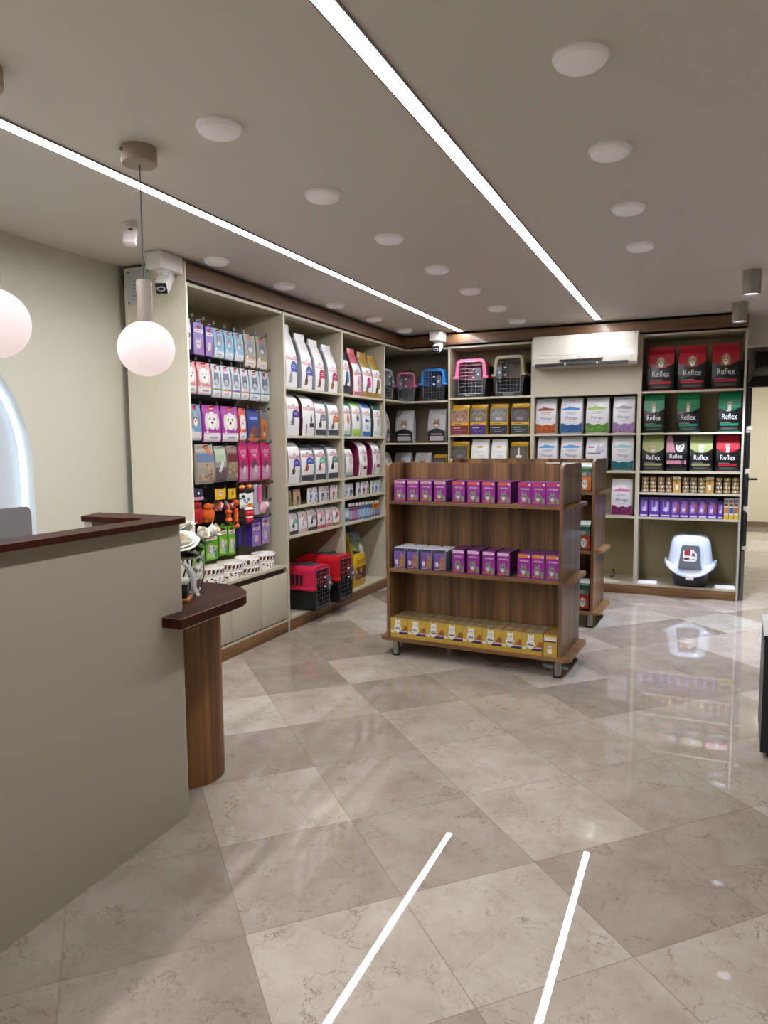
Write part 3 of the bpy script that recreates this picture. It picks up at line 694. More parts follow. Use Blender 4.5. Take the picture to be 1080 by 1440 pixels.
def rose(loc, s, tilt, lab, bud=False):
    r = thing('white_rose', lab, 'flower', loc, 0, 'white roses in the vase')
    r.rotation_euler = tilt; r.scale = (s, s, s)
    h = MB(); PW = C('#f3f0e6', .6); PI_ = C('#efe9d6', .6)
    spec = ((3, .009, .052, 1.5, 0), (4, .015, .054, 1.25, .002), (4, .021, .054, 1.15, .005), (5, .028, .052, 1.0, .010), (5, .034, .047, 1.0, .018), (6, .040, .040, .85, .024))
    if bud: spec = ((3, .008, .066, 1.6, 0), (3, .013, .067, 1.5, .001), (4, .019, .064, 1.25, .003), (4, .025, .058, 1.2, .009))
    for ring, (cnt, R, H, wd, fl_) in enumerate(spec):
        for i in range(cnt): petal(h, PI_ if ring < 2 else PW, R, H * (1 + .05 * math.sin(i * 2.3)), wd, 2 * PI * i / cnt + ring * .55, fl_)
    h.ell((0, 0, .006), (.013, .013, .012), PW)
    obj('bloom', h, r, smooth=80)
    g = MB(); GR = C('#4d6134', .55)
    for i in range(5):
        a = 2 * PI * i / 5; c_, s_ = math.cos(a), math.sin(a)
        g.add([(0, 0, -.004), (.022 * c_ - .007 * s_, .022 * s_ + .007 * c_, .004), (.045 * c_, .045 * s_, -.002), (.022 * c_ + .007 * s_, .022 * s_ - .007 * c_, .004)], [[0, 1, 2, 3]], GR)
    g.ell((0, 0, -.006), (.011, .011, .01), GR); obj('sepals', g, r)
    return r
def stem_of(r, pts, leaves):
    g = MB(); GR = C('#3f5a2c', .5)
    inv = (Matrix.Translation(r.location) @ r.rotation_euler.to_matrix().to_4x4() @ Matrix.Diagonal((*r.scale, 1))).inverted()
    g.tube([inv @ Vector(p) for p in pts], .004, GR, 6); obj('stem', g, r)
    for k, (b0, dirv, ln) in enumerate(leaves):
        l = MB(); d = Vector(dirv).normalized(); sd = d.cross(Vector((0, 0, 1))).normalized(); b0 = Vector(b0)
        vs = []; ws = [0, .5, .9, 1, .75, .4, 0]
        for i, w_ in enumerate(ws):
            p = b0 + d * ln * i / 6 + Vector((0, 0, -.25 * ln * (i / 6) ** 2))
            vs += [inv @ (p - sd * w_ * ln * .3), inv @ (p - Vector((0, 0, .006 * w_))), inv @ (p + sd * w_ * ln * .3)]
        fs = [[i * 3 + a, i * 3 + a + 1, i * 3 + a + 4, i * 3 + a + 3] for i in range(6) for a in (0, 1)]
        l.add(vs, fs, C('#3c5a33', .45)); obj('leaf', l, r, smooth=60)
V0 = Vector((-2.01, 2.46, .82))
roses = [((-1.985, 2.41, 1.02), 1.1, (.45, .3, 0), 'large open white rose lowest in the vase beside the counter edge', False),
         ((-2.05, 2.50, 1.065), 1.0, (.1, -.2, 0), 'open white rose at the rear of the vase touching the counter cap', False),
         ((-2.02, 2.56, 1.035), .95, (.35, .75, .2), 'half open white rose between the upright bloom and the bud', True),
         ((-2.015, 2.60, 1.045), 1.05, (.1, 1.0, .6), 'pointed white rose bud leaning furthest toward the shelves', True),
         ((-2.12, 2.43, 1.03), .95, (.3, -.5, 0), 'white rose hidden mostly behind the counter edge', False)]
for i, (l_, s_, tl, lb, bd) in enumerate(roses):
    r = rose(l_, s_, tl, lb, bd)
    e_ = Vector(l_); b_ = V0 + Vector((.03 * math.cos(i * 1.9), .03 * math.sin(i * 1.9), .02)); mid = V0 + Vector(((e_.x - V0.x) * .3, (e_.y - V0.y) * .3, .17))
    lv = []
    for k in range(4):
        a = i * 1.3 + k * 1.7; lv.append((mid + (e_ - mid) * (.1 + .2 * k), (math.cos(a), math.sin(a), .2 - .25 * (k % 2)), .075))
    stem_of(r, [b_, (b_ + mid) / 2, mid, mid + (e_ - mid) * .6 , e_ - Vector((0, 0, .005))], lv)
t = thing('candle_jar', 'small dark glass candle jar on a wooden coaster tucked against the counter', 'candle', (-1.925, 2.305, .82), .5)
b = MB(); b.box(-.045, .045, -.045, .045, 0, .012, C('#a8672f', .5), bev=.003); obj('coaster', b, t)
b = MB(); b.box(-.035, .035, -.035, .035, .013, .068, C('#1a1c22', .2), bev=.004); obj('dark_jar', b, t)
b = MB(); b.box(-.036, .036, -.036, .036, .069, .088, C('#b9b7ae', .3), bev=.004); obj('lid', b, t)

# ------------------------------------------------------------------ gondolas
def gondola(loc, rz, lab):
    t = thing('gondola_shelf', lab, 'display stand', loc, rz, 'walnut display stands'); W = 1.19; D = .50; T = .022; hw = W / 2
    def side(x0):
        r = .035
        p = [(0, .13), (0, 1.315 - r)] + [(r - r * math.cos(a), 1.315 - r + r * math.sin(a)) for a in [PI / 2 * i / 6 for i in range(1, 7)]] + [(D - r + r * math.sin(a), 1.315 - r + r * math.cos(a)) for a in [PI / 2 * i / 6 for i in range(0, 7)]] + [(D, .13)]
        b = MB(); b.prism(p, x0, x0 + T, WOODV, 'x'); return b
    for x0 in (-hw, hw - T): obj('side_panel', side(x0), t)
    b = MB(); b.box(-hw + T, hw - T, D / 2 - .012, D / 2 + .012, .13, 1.315, WOODV); obj('back_board', b, t, smooth=0)
    for z, ov in ((.13, .012), (.605, 0), (1.065, 0)):
        b = MB(); r = .04; ex = .055
        if z < .2:
            p = [(-hw - ex + r, -ov), (hw + ex - r, -ov)] + rc(hw + ex - r, -ov + r, r, -PI / 2, 0, 5) + rc(hw + ex - r, D + ov - r, r, 0, PI / 2, 5) + [(-hw - ex + r, D + ov)] + rc(-hw - ex + r, D + ov - r, r, PI / 2, PI, 5) + rc(-hw - ex + r, -ov + r, r, PI, 1.5 * PI, 5)
            b.prism(p, z - T, z, WOODH); obj('base_board', b, t)
        else:
            for y0, y1 in ((.002, D / 2 - .012), (D / 2 + .012, D - .002)): 
                b = MB(); b.box(-hw + T, hw - T, y0, y1, z - T, z, WOODH); obj('shelf', b, t, smooth=0)
            for s in (-1, 1):
                l = MB(); xs = s * hw; r2 = .03
                p = [(xs, .07), (xs + s * (ex - r2), .07)] + [(xs + s * (ex - r2 + r2 * math.sin(a)), .07 + r2 - r2 * math.cos(a)) for a in [PI / 2 * i / 5 for i in range(1, 6)]] + [(xs + s * (ex - r2 + r2 * math.cos(a)), D - .04 - r2 + r2 * math.sin(a)) for a in [PI / 2 * i / 5 for i in range(6)]] + [(xs, D - .04)]
                l.prism(p if s > 0 else p[::-1], z - T, z, WOODY); obj('end_ledge', l, t)
            k = MB()
            for x in (-.36, .3): k.box(x, x + .05, .05, .09, z - T - .012, z - T - .0005, C('#161412', .5))
            obj('shelf_bracket', k, t, smooth=0)
    for x in (-hw + .05, hw - .03):
        for y in (.04, D - .04):
            l = MB(); l.lathe([(.024, .012), (.024, .106)], C('#9b9894', .25, 1), 24, c=(x, y, 0)); lg = obj('leg', l, t)
            f_ = MB(); f_.lathe([(.028, 0), (.028, .011), (.025, .012)], C('#141313', .5), 24, c=(x, y, 0)); obj('rubber_foot', f_, lg)
    f_ = MB()
    for x in (-.2, .22): f_.lathe([(.02, .08), (.02, .107)], C('#1a1817', .5), 16, c=(x, D / 2, 0))
    obj('adjuster', f_, t)
    return t
GL1 = (-1.345, 4.405, 0); GR1 = -.058
gondola(GL1, GR1, 'front walnut display stand with purple cartons and gold boxes')
GL2 = (-1.335, 5.715, 0); GR2 = -.045
gondola(GL2, GR2, 'rear walnut display stand half hidden behind the front stand')

# ================================================================== GOODS
ORD = ['first', 'second', 'third', 'fourth', 'fifth', 'sixth', 'seventh', 'eighth', 'ninth', 'tenth', 'eleventh', 'twelfth']
XB = -2.915                                    # bag fronts, left run
def jit(a=.02): return random.uniform(-a, a)
def on_left(y0, y1): return (y0 + y1) / 2 * .988, (y1 - y0) * .988 - .006
def crown(col='#8b8f96'):
    return [('p', [(-.16, .0), (-.22, .1), (-.09, .06), (0, .13), (.09, .06), (.22, .1), (.16, .0)], col)]
def at_(pr, dx, dz, sx, sz):
    out = []
    for e in pr:
        if e[0] == 'p': out.append(('p', [(x * sx + dx, z * sz + dz) for x, z in e[1]], e[2]))
        elif e[0] == 'e': out.append(('e', e[1] * sx + dx, e[2] * sz + dz, e[3] * sx, e[4] * sz, e[5]))
        elif e[0] == 'r': out.append(('r', e[1] * sx + dx, e[2] * sz + dz, e[3] * sx + dx, e[4] * sz + dz, e[5]))
    return out
def white_bag_prints(badge, animal, zt=.46, band=None, badge_h=.1, kind='dome', extra=None):
    p = []
    if band: p.append(('r', -.95, .015, .95, .17, band)); p.append(('r', -.95, .17, .95, .178, '#c9ccd2'))
    p += at_(crown(), 0, zt + .045, 1, .5)
    p += [('t', 'ROYAL CANIN', 0, zt + .018, .06, '#c8202e', 1.72), ('r', -.9, zt - .022, .9, zt - .014, '#c8202e')]
    if kind == 'dome': p.append(('p', dome(.33, zt - .21, .58, .175), badge)); p += [('r', .0, zt - .155, .66, zt - .143, '#dfe5f0'), ('r', .08, zt - .12, .56, zt - .11, '#dfe5f0')]
    elif kind == 'oval': p.append(('e', .2, zt - .17, .4, .12, badge))
    elif kind == 'leaf': p.append(('e', .25, zt - .14, .3, .09, badge))
    if animal: p += sitting(-.22, zt - .29, .36, .21, animal)
    if extra: p += extra
    return p
def bcode(col='#1d5b4a'):
    return [('r', -.8, .06, -.45, .15, col), ('r', -.35, .12, .5, .14, '#8fa79c'), ('r', -.35, .08, .3, .1, '#8fa79c'), ('r', -.72, .08, -.53, .13, '#e6efe9')]
G1 = 'white bagged cat food on the left shelving'
def row_left(rows, zs, h, d, kind, shelf, group=G1, name='cat_food_bag', cat='pet food bag'):
    for i, (yy, hh, desc, zones, prints, side, seal) in enumerate(rows):
        yc, w = on_left(*yy)
        bag(name, desc, cat, group, (XB, yc, zs), RZ + jit(), w, hh or h, d, kind, zones, prints, side, seal)
W_ = '#e9e8e8'; SIL = '#a9adb2'
B2a, B2b = 'in the first open bay', 'in the second open bay'
# --- bay 2 upper
row_left([
    ((4.842, 5.021), .485, 'tallest white bag with a blue dome badge, first on the left top shelf', [(0, 1, W_)], white_bag_prints('#1f47a8', '#8f9196'), SIL, None),
    ((5.083, 5.262), .44, 'tall white bag with a blue dome badge, second on the left top shelf', [(0, 1, W_)], white_bag_prints('#1f47a8', '#5e463a'), SIL, None),
    ((5.303, 5.477), .42, 'tall white bag with a crimson badge, third on the left top shelf', [(0, 1, W_)], white_bag_prints('#b31746', '#8a4f2b'), SIL, None),
    ((5.535, 5.711), .405, 'tall white bag with a crimson badge and ginger cat, fourth on the left top shelf', [(0, 1, W_)], white_bag_prints('#a81550', '#a06a38'), SIL, None)], SL[0], .42, .14, 'tall', 0)
SLATE = '#3d4148'
row_left([
    ((4.843, 5.039), .345, 'white bag with a purple dome badge and grey cat, second shelf down beside the divider', [(0, 1, W_)], white_bag_prints('#4b2a86', '#6f6a68', .62), SIL, None),
    ((5.078, 5.283), .345, 'white bag with dark brown sides and a thin cat on a post, second shelf down', [(0, 1, W_)], white_bag_prints('#dcdcdc', None, .62, extra=sitting(.35, .42, .18, .2, '#2f2d2d') + [('r', .1, .2, .75, .3, '#3a3638'), ('r', -.5, .02, -.35, .28, '#4a2327')], kind=''), '#4a2428', None),
    ((5.295, 5.482), .325, 'grey topped white bag with a grey dome badge and slate base, second shelf down', [(0, .82, W_), (.82, 1, '#5c6067')], white_bag_prints('#6f777f', '#4a4a4c', .6, SLATE), SIL, '#54585f'),
    ((5.52, 5.715), .325, 'grey topped white bag with an orange badge and slate base, second shelf down', [(0, .82, W_), (.82, 1, '#5c6067')], white_bag_prints('#c4682c', '#57524e', .58, SLATE), SIL, '#54585f')], SL[1], .34, .16, 'round', 1)
row_left([
    ((4.853, 5.032), .344, 'white bag with a violet dome badge and walking cat, third shelf down beside the divider', [(0, 1, W_)], white_bag_prints('#45279b', '#5b4f4c', .58), SIL, None),
    ((5.05, 5.256), .315, 'slate topped white bag with a royal blue badge and ginger cat, third shelf down', [(0, .8, W_), (.8, 1, '#4d5159')], white_bag_prints('#2453b4', '#9a5a30', .66, SLATE), SIL, '#4d5159'),
    ((5.284, 5.458), .315, 'slate topped white bag with a mint green badge and ginger cat, third shelf down', [(0, .8, W_), (.8, 1, '#4d5159')], white_bag_prints('#5fb594', '#8f5329', .66, SLATE), SIL, '#4d5159'),
    ((5.504, 5.69), .32, 'slate topped white bag with a teal grey badge and black cat, third shelf down', [(0, .8, W_), (.8, 1, '#4d5159')], white_bag_prints('#567680', '#26272b', .66, SLATE), SIL, '#4d5159')], SL[2], .32, .15, 'round', 2)
# --- bay 3 upper
GOLD = '#a8832f'
row_left([
    ((5.80, 5.959), .46, 'navy topped white bag with a teal oval badge, top shelf by the divider', [(0, .66, W_), (.66, 1, '#28344f')], white_bag_prints('#197a9c', '#3b2a2c', .5, '#3a3f47', kind='oval'), SIL, '#28344f'),
    ((6.018, 6.2), .43, 'pink topped white bag with pink printed side, top shelf of the second bay', [(0, .68, W_), (.68, 1, '#d0646f')], white_bag_prints('#c9849c', None, .46, extra=[('r', .1, .05, .85, .42, '#d9a5b4'), ('e', .05, .28, .14, .05, '#51606b'), ('r', -.9, .01, .9, .09, '#c26a7d'), ('e', -.4, .16, .3, .06, '#f3f0f0')], kind=''), '#7d4a55', '#d0646f'),
    ((6.231, 6.441), .42, 'gold topped white bag with a magenta oval, top shelf of the second bay', [(0, .12, GOLD), (.12, .66, W_), (.66, 1, GOLD)], white_bag_prints('#b52f78', '#6f7880', .5, kind='oval'), SIL, GOLD),
    ((6.46, 6.655), .415, 'gold topped white bag with a bronze oval, last on the left top shelf', [(0, .12, GOLD), (.12, .66, W_), (.66, 1, GOLD)], white_bag_prints('#7c6a3c', '#4a443c', .5, kind='oval'), SIL, GOLD)], SL[0], .42, .14, 'tall', 0)
row_left([
    ((5.813, 5.949), .34, 'dark green topped white bag with a tan picture, second shelf of the second bay', [(0, .8, W_), (.8, 1, '#1f6b4a')], white_bag_prints('#b98a58', None, .62, kind='oval', extra=bcode() + [('r', -.95, .0, .95, .05, '#1f7a52')]), SIL, '#1f6b4a'),
    ((5.978, 6.167), .345, 'lime green topped white bag with a lime base, second shelf of the second bay', [(0, .8, W_), (.8, 1, '#6fae2a')], white_bag_prints('#3a4a35', None, .62, kind='leaf', extra=[('r', -.95, .01, .95, .2, '#a9c94c'), ('r', -.95, .01, .95, .1, '#86b436')]), SIL, '#6fae2a'),
    ((6.20, 6.40), .345, 'blue topped white bag with a sail badge, second shelf of the second bay', [(0, .78, W_), (.78, 1, '#284f97')], white_bag_prints('#2a62ab', None, .6, kind='', extra=[('p', [(-.4, .5), (.7, .42), (-.5, .38)], '#2a62ab'), ('e', .0, .27, .3, .08, '#b9c9de'), ('r', -.95, .01, .95, .14, '#2f68b4')]), '#aebacb', '#284f97'),
    ((6.455, 6.638), .35, 'dark green shouldered white bag with a pale picture, last on its shelf', [(0, .74, W_), (.74, 1, '#15493a')], white_bag_prints('#b9bab8', None, .58, kind='oval', extra=bcode()), '#204f40', '#15493a')], SL[1], .34, .14, 'round', 1)
MAR = '#7a1a4a'
row_left([
    ((5.838, 5.998), .30, 'green topped white bag with a green number base, third shelf of the second bay', [(0, .84, W_), (.84, 1, '#1e7447')], white_bag_prints('#b5bcb8', None, .66, kind='oval', extra=bcode('#1c6a4c') + [('r', -.95, 0, .95, .06, '#1e7447')]), SIL, '#1e7447'),
    ((6.119, 6.302), .345, 'white bag with maroon gusset and small maroon patch, third shelf, nearer of two', [(0, 1, '#efeded')], white_bag_prints('#b7b3b6', None, .62, kind='leaf', extra=[('r', .0, .18, .75, .27, MAR), ('r', -.75, .02, -.55, .3, MAR)]), MAR, '#c8c5c6'),
    ((6.417, 6.602), .345, 'white bag with maroon gusset and small maroon patch, third shelf, farther of two', [(0, 1, '#efeded')], white_bag_prints('#b7b3b6', None, .62, kind='leaf', extra=[('r', .0, .2, .75, .29, MAR), ('r', -.75, .02, -.55, .3, MAR)]), MAR, '#c8c5c6')], SL[2], .33, .2, 'round', 2)
# --- bay 2 pouch shelf and small bags
GP = 'small wet food pouches on the left shelving'
def pouch(label, y0, y1, z, h, base, prints, group=GP, x=XB, n=1, back='#6b6f78'):
    yc, w = on_left(y0, y1)
    bag('food_pouch', label, 'food pouch', group, (x, yc, z), RZ, w, h, .022, 'flat', [(0, 1, base)], prints)
pz = SL[3]
PS = [((4.836, 4.90), '#8d9160', '#6b7042', 'olive'), ((4.93, 5.041), '#b9a184', '#5d4030', 'tan brown dog'), ((5.156, 5.238), '#dfdfe6', '#2b48a5', 'white with a blue badge'),
      ((5.239, 5.324), '#dfe6ea', '#5fa9c0', 'white with an aqua base'), ((5.349, 5.45), '#d7d7dc', '#53555f', 'white grey cat'), ((5.45, 5.528), '#c4c5cb', '#73757c', 'pale grey'),
      ((5.554, 5.648), '#dfd3d5', '#b12a35', 'white with a red badge'), ((5.655, 5.70), '#cfd4c8', '#3f6a45', 'green white')]
for i, (yy, c, b_, ds) in enumerate(PS):
    for k in range(1):
        pouch(f'{ds} small pouch, {ORD[i]} in the row under the tall bags', yy[0], yy[1], pz, .128, c if k == 0 else '#4a4648', [('e', .1, .45, .45, .16, b_), ('r', -.6, .7, .6, .76, '#b5343b')] + sitting(-.1, .2, .3, .22, '#5a5250') if k == 0 else [], x=XB - .03 * k)
row_left([
    ((4.851, 4.985), .19, 'little white bag with a mint badge, first in the row above the carriers', [(0, 1, W_)], white_bag_prints('#54a98c', '#3d3634', .7, SLATE), SIL, None),
    ((4.999, 5.136), .19, 'little white bag with a pale pink badge, second in the row above the carriers', [(0, 1, W_)], white_bag_prints('#d79aa6', '#c9b3b5', .7, '#dfb8c0'), SIL, None),
    ((5.142, 5.292), .195, 'little white bag with a dark teal badge, third in the row above the carriers', [(0, 1, W_)], white_bag_prints('#3f757c', '#24272c', .7, SLATE), SIL, None),
    ((5.304, 5.445), .19, 'little pink bag with a round pink picture, fourth in the row above the carriers', [(0, 1, '#ecdfe2')], white_bag_prints('#cf8fa0', '#2c2a2c', .72, '#c2576c'), '#8a3040', None),
    ((5.452, 5.573), .185, 'little pink bag, fifth in the row above the carriers', [(0, 1, '#ecdfe2')], white_bag_prints('#d08ea0', '#4b4446', .7, '#c96a7c'), SIL, None),
    ((5.58, 5.715), .175, 'little white bag with a magenta oval, last in the row above the carriers', [(0, .16, GOLD), (.16, 1, W_)], white_bag_prints('#b92a73', '#5a6064', .74, kind='oval'), SIL, None)], SL[4], .19, .10, 'round', 4, 'small cat food bags above the red carriers')
# --- bay 3 pouches and bottles
PS = [((5.80, 5.888), '#cdd5dc', '#5f7fae', 'white and blue'), ((5.888, 6.006), '#d9d2cc', '#2f50a0', 'white red dog'), ((6.067, 6.159), '#dcdbe2', '#5b6f8f', 'white, taller'),
      ((6.18, 6.271), '#dcd3da', '#8e2d4a', 'white with a red badge'), ((6.271, 6.352), '#d5ccd1', '#6d2b3d', 'pale with a maroon badge'), ((6.385, 6.469), '#cfd8d6', '#4a7a78', 'pale green stacked'),
      ((6.469, 6.555), '#cfcfdd', '#5d57a0', 'pale violet stacked'), ((6.560, 6.640), '#c5d3da', '#3d6a92', 'pale blue stacked')]
for i, (yy, c, b_, ds) in enumerate(PS):
    pouch(f'{ds} small pouch, {ORD[i]} along the pouch row above the spray bottles', yy[0], yy[1], SL[3], .125, c, [('e', .1, .42, .5, .17, b_), ('r', -.6, .7, .6, .77, '#8f9fb5')] + sitting(-.2, .2, .3, .2, '#55504e'))
GB = 'white capped bottles on the left shelving'
def bottle(y, w, label, col, lab_c, capc='#eeeeee', h=.15):
    t = thing('spray_bottle', label, 'bottle', (XB - .04, y, SL[4]), RZ, GB); r = w / 2
    b = MB(); b.lathe([(r * .95, .0), (r, .004), (r, h * .68), (r * .8, h * .76), (r * .42, h * .8), (r * .42, h * .82)], C(col, .3, 0, .3), 20, sy=.8); obj('bottle_body', b, t)
    c = MB(); c.lathe([(r * .55, h * .815), (r * .58, h * .83), (r * .55, h * .98), (r * .45, h)], C(capc, .4), 18, sy=.9); obj('cap', c, t)
    l = MB(); l.lathe([(r * 1.02, h * .12), (r * 1.02, h * .6)], PRINT(lab_c), 20, sy=.8, caps=(False, False)); obj('label_band', l, t)
cols = ['#6f2b58', '#7a2a55', '#7b3b64', '#3f5f8e', '#3c6a9c', '#2f5f98', '#35618d', '#425a80', '#3e3a72', '#57386a']
ys = [5.985, 6.055, 6.13, 6.203, 6.275, 6.348, 6.42, 6.49, 6.56, 6.62]
for i, y in enumerate(ys):
    bottle(y * .988, .064, f'{["purple", "plum", "plum violet", "slate blue", "sky blue", "blue", "steel blue", "grey blue", "indigo", "dark violet"][i]} bottle with white cap, {ORD[i]} in the bottle row above the yellow bag', cols[i], ['#b9a9c4', '#a87fa5', '#9a86b2', '#a9bccf', '#9fc0d8', '#8fb2cf', '#a9b8c6', '#cfd3d6', '#8a86b5', '#9c86ac'][i], h=.165 - .002 * i)
pouch('pale blue pack, shorter, left end of the bottle row above the yellow bag', 5.80, 5.925, SL[4], .13, '#8fb4c4', [('e', 0, .6, .6, .2, '#cfe0e6'), ('r', -.7, .1, .7, .3, '#4d6f86')], 'shelf packs beside the bottles')
sg = box_thing('shelf_sign', 'orange shelf card with dark shapes in front of the spray bottles', 'shelf card', None, (XB + .018, 6.38, SL[4] + .085), RZ, .16, .05, .003, '#d88a1d', [('e', -.4, .5, .2, .3, '#3c2a14'), ('e', .1, .45, .22, .25, '#3c2a14'), ('e', .55, .55, .15, .3, '#3c2a14')])
st = MB(); st.tube([(-.04, .0055, -.085), (-.04, .0055, .03)], .0035, C('#777777', .4)); obj('stem', st, sg)

# --- large yellow bag
bag('dry_food_sack', 'big yellow food bag with a dark landscape top on the floor of the second bay', 'pet food bag', None, (-2.93, 6.07, .104), RZ + .05, .29, .59, .17, 'tall', [(0, .1, '#cfa51c'), (.1, .54, '#e0b81d'), (.54, 1, '#4d5548')],
    [('r', -.93, .55, .93, .8, '#59644a'), ('p', [(-.9, .55), (-.9, .68), (-.2, .6), (.5, .7), (.9, .62), (.9, .55)], '#8d9a45'), ('p', [(-.6, .74), (-.1, .86), (.4, .76), (.7, .84), (.9, .72)], '#6f7d86'), ('p', [(-.9, .55), (-.9, .6), (.0, .56), (.2, .55)], '#20231d'),
     ('e', .45, .59, .3, .07, '#b7bdc4'), ('e', .55, .54, .16, .06, '#b7bdc4'), ('t', 'Josera', .12, .40, .11, '#b8331e', 1.5), ('r', -.9, .315, .9, .325, '#c79a18'), ('r', -.85, .12, .9, .31, '#5d1420'), ('r', -.1, .23, .3, .29, '#cda529'), ('r', -.7, .22, -.55, .29, '#e6ddd0'), ('r', -.75, .16, .2, .18, '#b88a7d'), ('e', .62, .2, .2, .07, '#3d3330')], '#b99417', '#3a3f37')

# ------------------------------------------------------------------ pet carriers
def half_pts(hw_b, hw_t, z0, z1, r, n=6):
    """inverted U from left bottom over the top to right bottom"""
    p = [(-hw_b, z0)]
    p += [(-hw_t + r - r * math.cos(PI / 2 * i / n), z1 - r + r * math.sin(PI / 2 * i / n)) for i in range(n + 1)]
    p += [(hw_t - r + r * math.sin(PI / 2 * i / n), z1 - r + r * math.cos(PI / 2 * i / n)) for i in range(n + 1)]
    return p + [(hw_b, z0)]
def shell(out, inn, d, dt, mat, taper):
    b = MB(); n = len(out)
    def ring(pts, y, s=1.0, cz=0): return [(x * s, y, cz + (z - cz) * s) for x, z in pts]
    cz = out[0][1]
    rs = [ring(inn, d - dt, taper, cz), ring(inn, 0, 1, cz), ring(out, 0, 1, cz), ring(out, d * .5, 1.0, cz), ring(out, d * .93, taper, cz), ring(out, d, taper * .95, cz)]
    b.rings(rs, mat, (True, True), False)
    # closing strip along the seam
    for a, c in zip(rs[:-1], rs[1:]):
        b.add([a[0], c[0], (c[0][0], c[0][1], c[0][2])], [[0, 1, 2]], mat) if False else None
    return b
def carrier(label, loc, rz, w, h, d, top, low='#0f1013', latch_side=1, group='plastic pet carriers', slots=True):
    t = thing('pet_carrier', label, 'pet carrier', loc, rz, group); hw = w / 2; zm = h * .5; T = C(top, .4, 0, .1, .08, 200); Lw = C(low, .42, 0, .1, .08, 200)
    out = half_pts(hw, hw * .9, zm, h, .05); inn = half_pts(hw * .76, hw * .72, zm, h * .92, .03)
    obj('upper_shell', shell(out, inn, d, .03, T, .94), t)
    out2 = [(x, h - z if False else 2 * zm - z) for x, z in half_pts(hw, hw * .86, zm, h - .001, .03)]
    inn2 = [(x, 2 * zm - z) for x, z in half_pts(hw * .76, hw * .70, zm, h * .9, .02)]
    obj('lower_shell', shell(out2, inn2, d, .03, Lw, .94), t)
    r = MB()
    for s in (-1, 1):
        x0, x1 = (hw - .006, hw + .016) if s > 0 else (-hw - .016, -hw + .006)
        r.box(x0, x1, -.006, d * .9, zm - .004, zm + .018, T, bev=.004)
        xa, xb = (hw * .76, hw + .016) if s > 0 else (-hw - .016, -hw * .76)
        r.box(xa, xb, -.012, .006, zm - .004, zm + .018, T, bev=.003)
    obj('seam_flange', r, t)
    hd = MB(); hd.tube([(-.05, d * .3, h - .004), (-.05, d * .32, h + .014), (.05, d * .32, h + .014), (.05, d * .3, h - .004)], .008, C('#222326', .5)); hd.box(-.07, .07, d * .15, d * .65, h - .002, h + .003, C('#3c3d42', .5), bev=.001); obj('carry_handle', hd, t)
    if slots:
        v = MB()
        for s in (-1, 1):
            for i in range(5):
                y = d * (.28 + .1 * i); v.box(s * hw * .955 - .012, s * hw * .955 + .012, y, y + d * .045, zm + h * .1, zm + h * .32, C('#1a0d10', .7))
        obj('vent_slots', v, t)
    # wire door
    g = MB(); wm = C('#8b8e94', .4, .7); dh0, dh1 = h * .09, h * .93; dw = hw * .77
    for i in range(8):
        x = -dw + 2 * dw * i / 7; g.tube([(x * .95, -.008, dh0), (x, -.008, dh1)], .0013 if 0 < i < 7 else .0022, wm, 5)
    for j in range(10):
        z = dh0 + (dh1 - dh0) * j / 9; s_ = .95 + .05 * j / 9; g.tube([(-dw * s_, -.011, z), (dw * s_, -.011, z)], .0013 if 0 < j < 9 else .0022, wm, 5)
    g.tube([(-.05, -.011, dh0), (-.05, -.011, dh0 - .018), (.05, -.011, dh0 - .018), (.05, -.011, dh0)], .0025, wm, 5)
    door = obj('wire_door', g, t)
    k = MB(); kx = latch_side * dw * .68; k.prism([(kx + x, zm + .03 + z) for x, z in rrect(.05, .12, .018)], -.028, -.012, C('#4b525e', .4), 'y'); k.ell((kx, -.03, zm + .03), (.011, .006, .011), C('#d7d9dc', .3))
    for dz in (-.03, .045): k.box(kx - latch_side * .055 - .013, kx - latch_side * .055 + .013, -.02, -.012, zm + .03 + dz, zm + .04 + dz, C('#dcdcd8', .35), bev=.002)
    obj('latch', k, door)
    return t
carrier('smaller crimson and black pet carrier nearest on the floor of the first open bay', (-2.80, 5.10, .1035), RZ, .285, .36, .38, '#c01f46')
carrier('taller red and black pet carrier behind the crimson one, in front of the divider', (-2.765, 5.455, .1035), RZ, .29, .40, .42, '#b3101c')
carrier('grey and black carrier turned sideways at the left end of the corner top shelf', (-2.945, 6.80, 1.8885), RZ - .05, .25, .31, .36, '#8b9099', slots=False)
carrier('pink framed pet carrier with wire door in the corner top shelf', (-2.905, 7.20, 1.8885), 0.25, .21, .31, .28, '#c2517c', slots=False, latch_side=-1)
carrier('bright blue pet carrier with wire door in the corner top shelf', (-2.60, 7.195, 1.8885), -.03, .285, .33, .34, '#1d74c4', latch_side=1)
carrier('large pink framed pet carrier on the back top shelf', (-2.185, 7.175, 1.9115), .03, .335, .385, .36, '#d9628f')
carrier('large tan framed pet carrier on the back top shelf below the cornice', (-1.79, 7.17, 1.9115), -.07, .325, .40, .34, '#8f8262', latch_side=-1)

